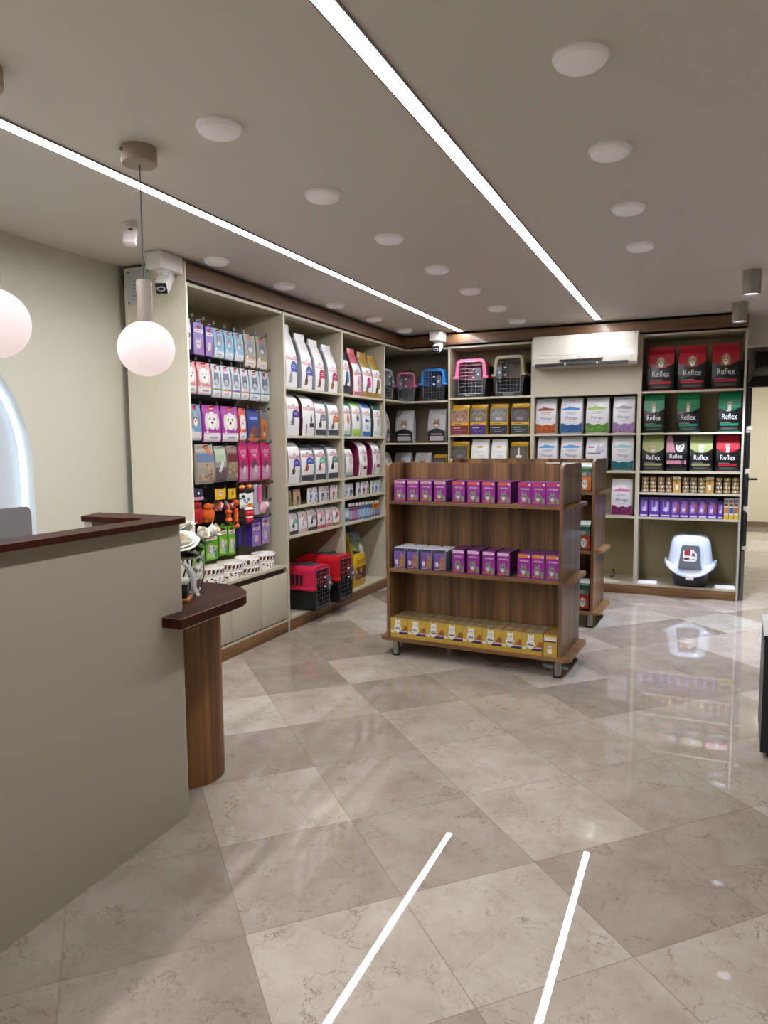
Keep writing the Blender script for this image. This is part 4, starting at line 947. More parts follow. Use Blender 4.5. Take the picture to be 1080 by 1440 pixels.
# ------------------------------------------------------------------ corner and back bags
GBK = 'bagged cat food on the back shelves'
def back(name, label, x0, x1, z, h, d, kind, zones, prints, side=None, seal=None, y=7.195, rz=None, group=GBK, cat='pet food bag'):
    return bag(name, label, cat, group, ((x0 + x1) / 2, y, z), jit(.03) if rz is None else rz, x1 - x0 - .004, h, d, kind, zones, prints, side, seal)
GC = 'grey and black cat food bags in the corner shelving'
def greybag(): return [('r', -.94, .0, .94, .3, '#17171a'), ('p', [(-.94, .3), (-.94, .34), (-.3, .42), (0, .43), (.3, .42), (.94, .34), (.94, .3)], '#17171a'), ('r', -.75, .06, .75, .2, '#b9adb4'), ('r', -.6, .24, .6, .27, '#cfc9c4')] + catface(0, .56, .36, .13, '#9c7c63') + [('r', -.5, .82, .5, .86, '#c6c6c6')]
back('cat_food_bag', 'silver grey bag with black base and cat, front one on the second corner shelf', -3.056, -2.845, 1.4525, .345, .1, 'pouch', [(0, 1, '#b4b4b6')], greybag(), y=7.25, group=GC)
back('cat_food_bag', 'silver grey bag with black base and cat, rightmost on the second corner shelf', -2.683, -2.476, 1.4525, .35, .1, 'pouch', [(0, 1, '#b4b4b6')], greybag(), y=7.25, group=GC)
bag('cat_food_bag', 'silver grey bag seen edge on at the left end of the second corner shelf', 'pet food bag', GC, (-2.97, 6.86, 1.4525), RZ + .2, .2, .34, .1, 'pouch', [(0, 1, '#b4b4b6')], greybag())
for i, (x0, x1, c) in enumerate([(-3.08, -2.879, '#b9b9b8'), (-2.838, -2.647, '#bdbdba')]):
    back('cat_food_bag', ['pale silver bag top peeking over the front stand, nearer the corner', 'pale silver bag top peeking over the front stand beside the yellow topped bag'][i], x0, x1, 1.0755, .27, .1, 'pouch', [(0, 1, c)], greybag(), y=7.26, group=GC)
bag('cat_food_bag', 'pale silver bag at the left wall end of the third corner shelf', 'pet food bag', GC, (-2.97, 6.9, 1.0755), RZ + .1, .2, .28, .1, 'pouch', [(0, 1, '#b5b5b5')], greybag())
YL = '#d9ab12'
def yel(cat, strip, base, text=True):
    dark = '#24211f'
    return [('r', -.93, .40, .93, .86, cat[0])] + furface(0, .625, .9, .215, cat[1], cat[3] if len(cat) > 3 else '#4f4641', cat[2]) + [('r', -.93, .32, .93, .395, YL), ('r', -.6, .345, .2, .365, '#5b4708'), ('r', -.93, .02, .93, .315, base), ('r', -.7, .22, .1, .245, '#cfc9cf'), ('r', -.7, .15, .6, .165, '#a9a3aa'), ('r', -.5, .09, .3, .105, '#a9a3aa')]
back('cat_food_bag', 'yellow topped bag top peeking over the front stand below the corner shelves', -2.627, -2.468, 1.0755, .25, .1, 'block', [(0, 1, YL)], yel(('#55504c', '#6a625c', '#9a938c'), YL, '#2a2c33'), y=7.26, group='yellow topped cat food bags', side='#b8930f')
GY = 'yellow topped cat food bags'
dy = [((-2.404, -2.206), ('#9c7d69', '#967360', '#b89c8a', '#74543f'), '#7d2531', 'wine red'), ((-2.200, -2.015), ('#6f645b', '#7d7167', '#aaa197', '#51473f'), '#3f1f78', 'purple'), ((-1.99, -1.796), ('#6f7071', '#808181', '#b0b0ae', '#565758'), '#1e2440', 'navy'), ((-1.774, -1.58), ('#41373a', '#52474a', '#857a78', '#2d2628'), '#1d3a3c', 'dark teal')]
for yy, c, b_, nm in dy:
    back('cat_food_bag', f'yellow topped cat face bag with {nm} base on the shelf under the large carriers', *yy, 1.5285, .31, .13, 'block', [(0, 1, YL)], yel(c, YL, b_), '#b8930f', YL, group=GY)
back('cat_food_bag', 'yellow topped dark grey cat bag, left of the row above the front stand', -2.404, -2.211, 1.1505, .31, .13, 'block', [(0, 1, YL)], yel(('#4a4948', '#5a5958', '#7d7b79', '#434241'), YL, '#333740'), '#b8930f', YL, group=GY)
back('cat_food_bag', 'yellow topped tabby cat bag, right of the row above the front stand', -1.778, -1.59, 1.1505, .305, .13, 'block', [(0, 1, YL)], yel(('#4c443f', '#5d544d', '#e6e0d8', '#3f3833'), YL, '#333740') + [('r', -.07, .5, .07, .8, '#e0dad2')], '#b8930f', YL, group=GY)
for i, yy in enumerate([(-2.188, -1.995), (-1.977, -1.807)]):
    back('cat_food_bag', ['plain white bag with small yellow mark, left of two above the front stand', 'plain white bag with small yellow mark, right of two above the front stand'][i], *yy, 1.1505, .33, .11, 'pouch', [(0, 1, '#e9e9e4')], [('r', -.3, .74, .3, .8, '#d7a51b'), ('r', -.5, .6, .5, .63, '#a9b5bf'), ('r', -.2, .5, .6, .52, '#b9c2c8'), ('p', [(-.5, .3), (.2, .55), (.7, .45), (.3, .25)], '#d5d9dc')], group='white cat food bags on the back shelves')
# white wavy bags
def wavy(col, band, sw):
    p = [('r', -.35, .93, .35, .945, '#9a9a9a'), ('r', -.7, .66, .7, .7, sw), ('p', [(-.75, .66), (-.9, .70), (-.3, .74), (-.22, .79), (-.12, .75), (.1, .75), (.3, .73), (.85, .71), (.6, .66)], sw), ('r', -.5, .585, .5, .61, '#a6a9ae'), ('r', -.45, .545, .4, .57, '#b4b7bb'),
         ('t', 'Monge', 0, .43, .11, '#26406e', 1.5), ('r', -.3, .33, .3, .34, '#9aa0a8'),
         ('p', [(-.95, .03), (-.95, .30)] + [(-.95 + 1.9 * i / 16, .285 - .035 * math.sin(PI * i / 16) + .018 * math.sin(i * .9)) for i in range(17)] + [(.95, .03)], band)]
    rr = random.Random(hash(band) % 1000)
    for i in range(12): p.append(('e', rr.uniform(-.8, .8), rr.uniform(.06, .19), rr.uniform(.05, .13), rr.uniform(.014, .03), col[i % 2]))
    return p
GM = 'white bags with a coloured wavy base'
WV = {'orange': (('#8f3a14', '#c96a2e'), '#b3541f', '#8a3c22'), 'dark blue': (('#174a7c', '#3d78ab'), '#1f5a90', '#2a86c8'), 'green': (('#446f26', '#79a850'), '#568a32', '#8fb84a'), 'lilac': (('#7d6190', '#a98fba'), '#9275a6', '#6d6a72'), 'teal': (('#0f5560', '#2f8790'), '#156a74', '#1d7f80'), 'magenta': (('#5d1246', '#983a78'), '#7a1d5c', '#b02a72'), 'sky blue': (('#2a6c9c', '#5a9cc6'), '#3a7fae', '#3a92d2')}
for (x0, x1), c in zip([(-1.525, -1.318), (-1.28, -1.066), (-1.04, -.82), (-.79, -.587)], ['orange', 'dark blue', 'green', 'lilac']):
    back('pet_food_bag', f'white bag with {c} wavy base on the shelf under the air conditioner panel', x0, x1, 1.5285, .345, .12, 'pouch', [(0, 1, '#dcdadf')], wavy(*WV[c]), group=GM)
for (x0, x1), c, lb in [((-1.505, -1.302), 'sky blue', 'white bag with sky blue band, left one just above the rear stand'), ((-1.274, -1.062), 'dark blue', 'white bag with sky blue band, right one just above the rear stand'), ((-.792, -.588), 'teal', 'white bag with teal wavy base right of the rear stand')]:
    back('pet_food_bag', lb, x0, x1, 1.1725, .33, .12, 'pouch', [(0, 1, '#dcdadf')], wavy(WV[c][0], WV[c][1], '#3a92d2' if c != 'teal' else WV[c][2]), group=GM)
back('pet_food_bag', 'white bag with mauve splash drawing above the rear stand', -1.036, -.831, 1.1725, .32, .12, 'pouch', [(0, 1, '#dcdadf')], [('r', -.75, .68, -.2, .73, '#a8577f'), ('p', [(-.1, .6), (.2, .82), (.35, .7), (.8, .78), (.75, .58), (.3, .5)], '#b9aec6'), ('r', -.8, .5, .4, .54, '#7d7590')] + wavy(*WV['lilac'])[-13:], group=GM)
back('pet_food_bag', 'white bag with magenta wavy base alone on the lower shelf right of the rear stand', -.789, -.588, .7415, .35, .12, 'pouch', [(0, 1, '#dcdadf')], wavy(*WV['magenta']), group=GM)
# glossy black bags with a coloured shield
def shield(col, animal, bar):
    p = [('p', [(-.95, 1.0), (-.95, .62)] + [(-.95 + 1.9 * i / 14, .62 - .11 * math.sin(PI * i / 14)) for i in range(1, 14)] + [(.95, .62), (.95, 1.0)], col)]
    p += animal + [('t', 'Reflex', .02, .385, .135, '#e9e9ea', 1.25), ('r', .3, .31, .6, .325, '#8d8f92'), ('r', -.75, .225, .15, .24, '#8b8d92'), ('r', -.78, .155, .78, .215, bar), ('r', -.7, .06, .7, .13, '#3a3a3e'), ('r', -.5, .08, .4, .09, '#77777a'), ('r', -.9, .0, .9, .025, bar)]
    return p
K = '#09090b'; GRF = 'glossy black bags with a coloured shield'
nm3 = ['left', 'middle', 'right']
for i, (x0, x1) in enumerate([(-.495, -.251), (-.229, .015), (.05, .288)]):
    back('dog_food_bag', f'red topped black dog food bag, {nm3[i]} of three on the top shelf', x0, x1, 1.9115, .405, .14, 'pouch', [(0, 1, K)], shield('#b3122a', dogface(0, .64, .3, .13, '#c8a284', '#8a5f44'), '#b3122a'), group=GRF, seal='#a10f25')
for i, (x0, x1) in enumerate([(-.522, -.324), (-.231, -.026), (.113, .31)]):
    back('cat_food_bag', f'emerald topped black cat food bag, {nm3[i]} of three in the end bay', x0, x1, 1.5285, .36, .12, 'pouch', [(0, 1, K)], shield('#0f7a4c', sitting(0, .62, .2, .24, '#d9d2ca') + catface(0, .68, .2, .07, '#9b8b7c'), '#158055'), group=GRF, seal='#0d6b42')
for lb, x0, x1, pr, sl in [
    ('olive topped black bag with a light kitten, leftmost above the can shelf', -.522, -.318, shield('#98a562', catface(0, .62, .24, .09, '#c4a184'), '#8d9460'), '#8b985a'),
    ('pink and black bag with a large black white cat above the can shelf', -.311, -.121, [('r', -.95, .52, -.1, 1, '#c08290'), ('p', [(-.1, .52), (-.5, 1), (.95, 1), (.95, .5)], '#1b191d')] + catface(.3, .68, .4, .15, '#d9d4d0') + [('e', .2, .84, .55, .12, '#161518')] + [('t', 'Reflex', -.05, .42, .115, '#e9e9ea', 1.15), ('r', -.9, .2, .4, .3, '#c98292'), ('r', .7, .2, .9, .3, '#c98292'), ('e', .55, .25, .12, .05, '#5a565a')], '#4a4045'),
    ('olive topped black bag with a white grey cat, third above the can shelf', -.109, .093, shield('#98a562', catface(0, .62, .24, .1, '#d9d5d2'), '#8d9460'), '#8b985a'),
    ('red topped black cat food bag with a white cat, rightmost above the can shelf', .11, .31, shield('#b3122a', sitting(0, .62, .2, .22, '#d9d2ca') + catface(0, .68, .2, .07, '#a08a78'), '#b3122a'), '#a10f25')]:
    back('cat_food_bag', lb, x0, x1, 1.1725, .332, .12, 'pouch', [(0, 1, K)], pr, group=GRF, seal=sl)

# ------------------------------------------------------------------ cans, cartons and sachets in the end bay
GCAN = 'stacked small food cans in the end bay'
canX = [(-.514, -.453), (-.444, -.38), (-.371, -.311), (-.306, -.245), None, (-.16, -.102), (-.094, -.033), (-.022, .036), None, (.122, .178), (.185, .248), (.256, .312)]
can_c = ['#b08f78', '#b89a5e', '#b9917d', '#b98f80', None, '#98917a', '#9aa08e', '#a1906c', None, '#9fa096', '#b3a366', '#b7a579']
lev = ['bottom', 'second', 'third', 'top']
def can_proto(col, label, loc):
    t = thing('food_can', label, 'food can', loc, 0, GCAN); r = .029
    b = MB(); b.lathe([(r * .93, 0), (r, .002), (r, .005), (r * .985, .007), (r * .985, .030), (r, .032), (r, .035), (r * .95, .036), (r * .92, .0345), (.003, .034)], C('#b59a55', .3, .8), 20); obj('can_body', b, t)
    l = MB(); l.lathe([(r * 1.0, .0075), (r * 1.0, .0295)], PRINT(col), 20, caps=(False, False))
    for a in range(-3, 4):
        th = -PI / 2 + a * .33; l.box(-.004, .004, -.0004, .0004, .011, .026, PRINT(['#efe8df', '#7d5a48', '#c9b9a4'][a % 3]), Matrix.Translation((r * 1.003 * math.cos(th), r * 1.003 * math.sin(th), 0)) @ Matrix.Rotation(th + PI / 2, 4, 'Z'))
    obj('label_band', l, t)
    return t
for i, xx in enumerate(canX):
    if not xx: continue
    xc = (xx[0] + xx[1]) / 2; p = None
    for k in range(4):
        lb = f'small gold food can, {lev[k]} of the {ORD[i]} stack on the can shelf'
        lc = (xc, 7.225, .9725 + k * .0364)
        if p is None: p = can_proto(can_c[i], lb, lc)
        else: copy_thing(p, lc, jit(.3), lb)
for x0, x1, lb in [(-.241, -.169, 'gold upright carton standing between can stacks, nearer the air conditioner side'), (.039, .107, 'gold upright carton standing between can stacks, nearer the passage')]:
    box_thing('food_carton', lb, 'carton', 'gold cartons on the can shelf', ((x0 + x1) / 2, 7.195, .9725), 0, x1 - x0 - .003, .15, .07, '#b8964a', [('r', -.95, .86, .95, .98, '#e4ddd0'), ('r', -.4, .9, .4, .94, '#8a7450'), ('r', -.35, .2, .35, .5, '#e9e2d6'), ('e', 0, .62, .35, .08, '#8f6e3a')])
GV = 'purple food sachet packs in the end bay'
R5 = [(-.528, -.45), (-.447, -.349), (-.345, -.252), (-.25, -.174), (-.174, -.095), (-.095, -.019), (-.019, .06), (.06, .14), (.141, .191)]
for i, (x0, x1) in enumerate(R5):
    dog = i > 2 and i < 8
    pr = [('r', -.95, .88, .95, .98, '#3a2f6a'), ('r', -.8, .05, .8, .12, '#e3d9ee')]
    pr += ([('p', [(.0, .2), (.9, .3), (.9, .75), (.35, .8)], '#8d4d2c'), ('p', [(-.9, .25), (.2, .2), (.5, .8), (-.5, .85)], '#9a72c2'), ('e', -.2, .4, .35, .1, '#d9c9ea')] if dog else [('r', -.5, .3, -.2, .84, '#8f7fc4'), ('r', .2, .3, .7, .8, '#b7a3da'), ('e', .1, .4, .4, .12, '#d5cbe6')])
    w = x1 - x0
    box_thing('sachet_pack', f'purple sachet pack, {ORD[i]} from the left on the shelf under the cans', 'food pack', GV, ((x0 + x1) / 2, 7.195, .7415), 0, w - .003, .185 if i != 8 else .165, .09, '#5a35a0', pr, '#432a80', '#4a2f8a')
for i, (x0, x1) in enumerate([(.196, .236), (.238, .277), (.279, .315)]):
    c = ['#d07f2c', '#2f62a8', '#c0622c'][i]
    box_thing('treat_carton', f'slim cream carton with {["amber", "blue", "orange"][i]} panel at the right of the purple packs', 'carton', 'slim cream cartons in the end bay', ((x0 + x1) / 2, 7.195, .7415), 0, x1 - x0 - .002, .19, .08, '#e6dcc2', [('r', -.98, .0, .98, .2, '#d9b820'), ('r', -.9, .3, .9, .55, c), ('r', -.8, .8, .8, .93, '#6f7fae'), ('e', 0, .68, .7, .07, '#8a4a35')], topcol='#e6dcc2')

# litter box
t = thing('litter_box', 'covered cat litter box with pale blue hood and dark tray on the bottom shelf', 'litter box', (-.07, 7.15, .1035), 0)
def rr_ring(hw, y0, y1, z, r=.09, n=6, dip=0):
    """rounded rectangle ring; dip lowers the middle of the front edge (the curved rim)"""
    p = []
    for sx, sy, a in ((1, 1, 0), (-1, 1, PI / 2), (-1, -1, PI), (1, -1, 1.5 * PI)):
        for i in range(n + 1):
            b = a + PI / 2 * i / n; x = sx * (hw - r) + r * math.cos(b); y = (y1 - r if sy > 0 else y0 + r) + r * math.sin(b)
            p.append((x, y, z))
        if sx == -1 and sy == -1: p += [(-(hw - r) + 2 * (hw - r) * q / 8, y0, z) for q in range(1, 8)]
    return [(x, y, zz - dip * max(0, 1 - (x / hw) ** 2) * max(0, (y1 - y) / (y1 - y0)) ** 1.5) for x, y, zz in p]
b = MB(); DK = C('#35323a', .4); b.rings([rr_ring(.135, .03, .30, .002), rr_ring(.14, .02, .31, .016), rr_ring(.178, -.045, .34, .195, dip=.09), rr_ring(.18, -.05, .345, .2, dip=.09)], DK); obj('base_tray', b, t)
HB = C('#cfdcf0', .3, 0, .3)
b = MB(); b.rings([rr_ring(.207, -.085, .365, .196, dip=.095), rr_ring(.212, -.09, .37, .207, dip=.095), rr_ring(.207, -.085, .362, .226, dip=.09), rr_ring(.19, -.06, .345, .238, dip=.06), rr_ring(.183, -.04, .34, .30, dip=.02), rr_ring(.172, -.02, .33, .39), rr_ring(.155, .0, .315, .445), rr_ring(.13, .03, .295, .468), rr_ring(.10, .06, .26, .476, r=.07)], HB); hood = obj('hood', b, t)
FM = Matrix.Translation((0, -.032, .318)) @ Matrix.Rotation(-.2, 4, 'X')
b = MB(); b.prism([(-.098, -.135), (.098, -.135), (.094, -.12), (.076, .055), (.066, .072), (-.066, .072), (-.076, .055), (-.094, -.12)], -.035, .01, C('#5b626a', .35), 'y', FM); flap = obj('door_flap', b, t)
b = MB(); b.prism([(-.05, -.075), (.04, -.075), (.055, -.06), (.055, .0), (.02, .035), (-.05, .03), (-.06, .02), (-.06, -.065)], -.037, -.0352, C('#e8e4e2', .4), 'y', FM)
b.prism([(-.05, -.02), (0, -.02), (0, .035), (-.05, .03)], -.0385, -.0371, PRINT('#b02430'), 'y', FM); b.prism(ellipse(.028, -.012, .018, .015), -.0385, -.0371, PRINT('#5d6e86'), 'y', FM); b.prism(ellipse(-.03, -.05, .025, .012), -.0385, -.0371, PRINT('#5a2c2c'), 'y', FM); b.prism([(.01, -.06), (.04, -.06), (.04, -.05), (.01, -.05)], -.0385, -.0371, PRINT('#a9a2a6'), 'y', FM)
obj('sticker', b, flap, smooth=0)
b = MB(); b.box(-.035, .035, -.102, -.084, .083, .125, C('#e2dede', .35), bev=.004); obj('front_clip', b, t)
for s in (-1, 1):
    b = MB(); b.box(s * .213 - .01, s * .213 + .01, .06, .14, .2, .25, C('#9fc4d6', .35), bev=.005); obj('side_clip', b, t)
b = MB(); b.tube([(-.05, .16, .47), (-.045, .16, .488), (.045, .16, .488), (.05, .16, .47)], .008, C('#5b6d6a', .4)); obj('handle', b, t)

# ------------------------------------------------------------------ goods on the front stand
def on_stand(base, rz, x, y, z):
    c, s = math.cos(rz), math.sin(rz); return (base[0] + x * c - y * s, base[1] + x * s + y * c, z)
gx = lambda X: (X - GL1[0])
PUR = '#962593'; GW = 'purple cartons on the front stand'
def purple(top):
    return [('r', -.95, .84, .6, .97, top), ('e', .72, .9, .16, .05, '#e9dfee'), ('t', 'whiskas', 0, .72, .09, '#f0e6f2', 1.4), ('e', -.1, .32, .5, .2, '#8a8684'), ('p', [(-.5, .42), (-.42, .62), (-.2, .5)], '#8a8684'), ('p', [(.3, .42), (.22, .62), (.0, .5)], '#8a8684'), ('e', -.25, .38, .08, .03, '#2b2a2a'), ('e', .05, .38, .08, .03, '#2b2a2a'), ('e', -.1, .25, .24, .08, '#d5d0cb'), ('r', -.8, .06, .3, .13, '#b5713f'), ('r', .45, .06, .85, .3, '#7d9a6a')]
T1 = [(-1.897, -1.807), (-1.799, -1.712), (-1.699, -1.617), (-1.603, -1.519), (-1.476, -1.384), (-1.372, -1.285), (-1.271, -1.183), (-1.173, -1.079), (-1.036, -.952), (-.9485, -.8645), (-.861, -.777)]
tops1 = ['#c9a0a8'] * 4 + ['#d9603f'] * 4 + ['#cf3a56'] * 3
cn = lambda i: (f'{ORD[i]} of four with a pale rose strip' if i < 4 else f'{ORD[i - 4]} of four with an orange strip' if i < 8 else f'{ORD[i - 8]} of three with a red strip')
for i, (a, b_) in enumerate(T1):
    box_thing('food_carton', f'purple carton, {cn(i)}, on the front stand', 'carton', GW, on_stand(GL1, GR1, gx((a + b_) / 2), .02 + abs(jit(.012)), 1.0655), GR1 + jit(), .085, .138, .20, PUR, purple(tops1[i]), '#5a1763', '#661a70')
T2 = [(-1.475, -1.383), (-1.373, -1.285), (-1.269, -1.18), (-1.175, -1.08), (-1.035, -.951), (-.947, -.863), (-.861, -.775)]
tops2 = ['#d9c3dd'] * 4 + ['#d9893a'] * 3
for i, (a, b_) in enumerate(T2):
    lb = f'{ORD[i]} of four with a lilac strip' if i < 4 else f'{ORD[i - 4]} of three with an amber strip'
    box_thing('food_carton', f'purple carton, {lb}, on the front stand', 'carton', GW, on_stand(GL1, GR1, gx((a + b_) / 2), .02 + abs(jit(.012)), .6055), GR1 + jit(), .083, .155, .20, PUR, purple(tops2[i]), '#5a1763', '#661a70')
GS = 'silver edged sachets on the front stand'
for i, (a, b_) in enumerate([(-1.894, -1.816), (-1.801, -1.719), (-1.704, -1.613), (-1.605, -1.519)]):
    for k in range(6):
        pr = [('r', -.93, .03, .93, .95, '#6b4a9c'), ('r', -.93, .82, .93, .95, '#1f2346'), ('t', 'Felix', 0, .88, .05, '#dfe0ea', 1.2), ('p', [(.0, .1), (.85, .1), (.85, .6), (.3, .75)], '#b07a45'), ('e', .45, .5, .3, .12, '#a0652f'), ('e', -.4, .3, .3, .12, '#d6cfe2'), ('r', -.8, .06, .2, .1, '#c9b7d6')] if k == 0 else []
        pr = [p for p in pr if p[0] != 't'] if k == 0 else pr
        bag('food_sachet', f'silver edged violet sachet, {ORD[k]} back in the {ORD[i]} file of the front stand', 'food sachet', GS, on_stand(GL1, GR1, gx((a + b_) / 2) + jit(.003), .022 + .031 * k, .6055), GR1 + jit(.03), .083, .148 - abs(jit(.004)), .026, 'flat', [(0, 1, '#b9b9c2' if k == 0 else '#55556a')], pr, None, '#d5d6dc')
GG = 'gold multipack boxes on the bottom of the front stand'
G3 = [(-1.951, -1.813), (-1.813, -1.674), (-1.674, -1.533), (-1.533, -1.396), (-1.396, -1.254), (-1.254, -1.111), (-1.111, -.97), (-.97, -.823)]
gw = 1.052 / 8
gp = [('r', -.97, .0, .97, .2, '#c9a53c'), ('p', [(-.1, .3), (-.06, .42), (.2, .36), (.55, .3), (.97, .34), (.97, .2), (-.1, .2)], '#26224e'), ('r', -.97, .24, -.55, .36, '#e9e3cf'), ('p', [(.4, .36), (.97, .36), (.97, .6), (.75, .66), (.45, .46)], '#a55a24'), ('p', [(.1, .3), (.97, .31), (.97, .37), (.5, .38)], '#d5b8cf'),
      ('e', -.15, .5, .4, .26, '#efefec'), ('e', -.12, .74, .3, .17, '#efefec'), ('p', [(-.42, .78), (-.42, .98), (-.2, .88)], '#efefec'), ('p', [(.18, .78), (.18, .98), (-.04, .88)], '#efefec'), ('e', -.22, .74, .045, .025, '#26241f'), ('e', 0, .74, .045, .025, '#26241f'), ('p', [(-.15, .68), (-.07, .68), (-.11, .64)], '#b58d86'), ('r', -.4, .5, .1, .53, '#8a8a92'), ('r', -.42, .43, .15, .475, '#3a3550')]
gtop = [(sx * .032, y, .026, .016, c) for sx in (-1, 1) for y, c in ((.026, '#a89a88'), (.07, '#b5ab9d'))]
proto = None
for k in range(2):
    for i in range(8):
        x = -.573 + gw * (i + .5)
        lb = f'gold multipack box, {ORD[i]} from the left in the {"front" if k == 0 else "rear"} bottom row'
        loc = on_stand(GL1, GR1, x, .008 + .112 * k, .1305)
        if proto is None: proto = box_thing('multipack_box', lb, 'carton', GG, loc, GR1, gw - .002, .135, .11, '#cdab42', gp, '#a98c36', '#8d7432', gtop)
        else: copy_thing(proto, loc, GR1, lb)
for k in range(2):
    box_thing('slim_food_box', f'slim gold box, {"front" if k == 0 else "rear"} one at the right end of the gold box row', 'carton', GG, on_stand(GL1, GR1, .5265, .008 + .112 * k, .1305), GR1, .082, .138, .10, '#c9a33a', [('r', -.9, .72, .9, .9, '#e6e0d0'), ('r', -.9, .66, .9, .72, '#26224e'), ('r', -.4, .15, .3, .35, '#efe9d9'), ('e', -.05, .46, .4, .07, '#bfc6cf')], '#a8862c', '#96752a')
# rear stand: dog food tubs and pouches
GD = 'green topped dog food packs on the rear stand'
def dogpack(mid): return [('r', -.93, .86, .93, .99, '#dfe3df'), ('r', -.93, .68, .93, .86, '#135a3c'), ('r', -.93, .5, .93, .68, '#5d665f'), ('e', 0, .6, .4, .06, '#8d948c'), ('r', -.93, .05, .93, .5, mid)] + dogface(.1, .26, .42, .16, '#d9d3cb', '#9b7a5c')
for z, mid, nmz, h in [(1.0655, '#d0701c', 'top', .225), (.6055, '#a8401f', 'middle', .235), (.1305, '#a8161f', 'bottom', .25)]:
    for i in range(3):
        x = .505 - .125 * i
        bag('dog_food_pack', f'green topped dog food pack, {ORD[i]} from the end panel, {nmz} shelf of the rear stand', 'dog food pack', GD, on_stand(GL2, GR2, x, .03, z), GR2, .118, h, .08, 'block', [(0, 1, '#12251d')], dogpack(mid), None, '#1a5a3d')

# ------------------------------------------------------------------ hanging goods in the front bay
XH = -3.0
def hook(y, z):
    k = MB(); lx = y - 3.60   # local frame of the cabinet: x along the run, y depth
    k.tube([(lx, DL - .07, z - .012), (lx, .135, z - .004), (lx, .085, z + .004), (lx, .07, z + .02)], .0028, C('#141314', .4), 6)
    k.box(lx - .012, lx + .012, .068, .07, z + .006, z + .026, C('#17171a', .4)); obj('hook', k, HOOKROOT)
GH = 'packs hanging on hooks in the front bay'
def hang_bag(name, lab, cat, y0, y1, z0, z1, col, prints, d=.03, kind='flat', seal=None, deep=1, group=GH, x=XH):
    yc, w = (y0 + y1) / 2, y1 - y0 - .004
    hook(yc, z1 - .008)
    for k in range(deep):
        lb = lab if k == 0 else lab + f', {ORD[k]} one on its hook'
        bag(name, lb, cat, group, (x - .045 * k, yc + jit(.002), z0), RZ, w, z1 - z0, d, kind, [(0, 1, col)], prints if k == 0 else prints[:1], None, seal or col)
def hang_box(name, lab, cat, y0, y1, z0, z1, col, prints, side=None, group=GH, d=.06, deep=1):
    yc, w = (y0 + y1) / 2, y1 - y0 - .006
    hook(yc, z1 + .008)
    for k in range(deep):
        box_thing(name, lab if k == 0 else lab + f', {ORD[k]} one on its hook', cat, group, (XH - .045 * k, yc, z0), RZ, w, z1 - z0, d, col, prints if k == 0 else [], side, hang=True)
def catpack(bg, catc, strip, base='#e6e3e0', head=.56):
    return [('r', -.93, .02, .93, .97, bg)] + catface(0, head, .62, .2, catc, '#2c3038', '#c9cdd4') + [('r', -.93, .02, .93, .22, base), ('r', -.93, .22, .93, .27, strip), ('r', -.35, .84, .25, .96, '#c01f2d'), ('r', -.25, .88, .15, .9, '#f0dcdc'), ('e', -.6, .3, .17, .05, '#f2f2f2'), ('r', -.5, .1, .5, .14, '#9aa0aa')]
def dogpk(bg, base='#e6e3e0'):
    return [('r', -.93, .02, .93, .97, bg)] + dogface(0, .58, .62, .24, '#efece8', '#dedad4') + [('r', -.93, .02, .93, .25, base), ('r', -.3, .85, .3, .97, '#c01f2d'), ('r', -.2, .9, .2, .92, '#f0dcdc'), ('e', -.55, .27, .2, .06, bg), ('e', -.55, .27, .13, .04, '#f2f2f2'), ('r', -.3, .1, .6, .15, '#9aa0aa')]
LV = '#8d73b8'
boxp = [('e', 0, .88, .5, .06, '#7a1f2d'), ('r', -.8, .7, .8, .8, '#eee8ee'), ('r', -.6, .73, .6, .77, '#b8546a')] + catface(-.1, .32, .5, .14, '#c9c3cd') + [('r', .55, .05, .75, .35, '#c0405a')]
hang_bag('treat_pack', 'white pack with dark prints at the left edge of the top hook row', 'treat pack', 3.70, 3.795, 2.055, 2.25, '#e3e1df', [('e', -.2, .75, .4, .1, '#4b474a'), ('e', .2, .45, .5, .1, '#5a5658'), ('r', -.6, .1, .6, .3, '#c9c6c4')])
hang_box('hanging_carton', 'lavender carton with maroon oval, first of two on the top hook row', 'carton', 3.806, 3.915, 2.03, 2.23, LV, boxp, '#5a3f93')
hang_box('hanging_carton', 'lavender carton with maroon oval, second of two on the top hook row', 'carton', 3.93, 4.015, 2.03, 2.22, LV, boxp, '#5a3f93')
for i, (a, b_) in enumerate([(4.021, 4.138), (4.142, 4.245), (4.25, 4.365)]):
    hang_bag('treat_pack', f'light blue pack with a grey cat, {ORD[i]} of three on the top hook row', 'treat pack', a, b_, 2.03, 2.225, '#7fb4d2', catpack('#7fb4d2', '#6f7886', '#a9c9db'))
for i, (a, b_) in enumerate([(4.375, 4.519), (4.528, 4.668)]):
    hang_bag('treat_pack', f'tall olive and cream cat pack, {["left", "right"][i]} of two on the top hook row', 'treat pack', a, b_, 2.0, 2.235, '#9a9682', catpack('#9a9682', '#6b7382', '#d6b9a4', '#ddd0c4', .62))
for i, (a, b_) in enumerate([(3.72, 3.831), (3.838, 3.985)]):
    hang_bag('treat_pack', f'salmon pink pack with a white dog, {["left", "right"][i]} of two on the second hook row', 'treat pack', a, b_, 1.775, 1.985, '#d98f92', dogpk('#d98f92'))
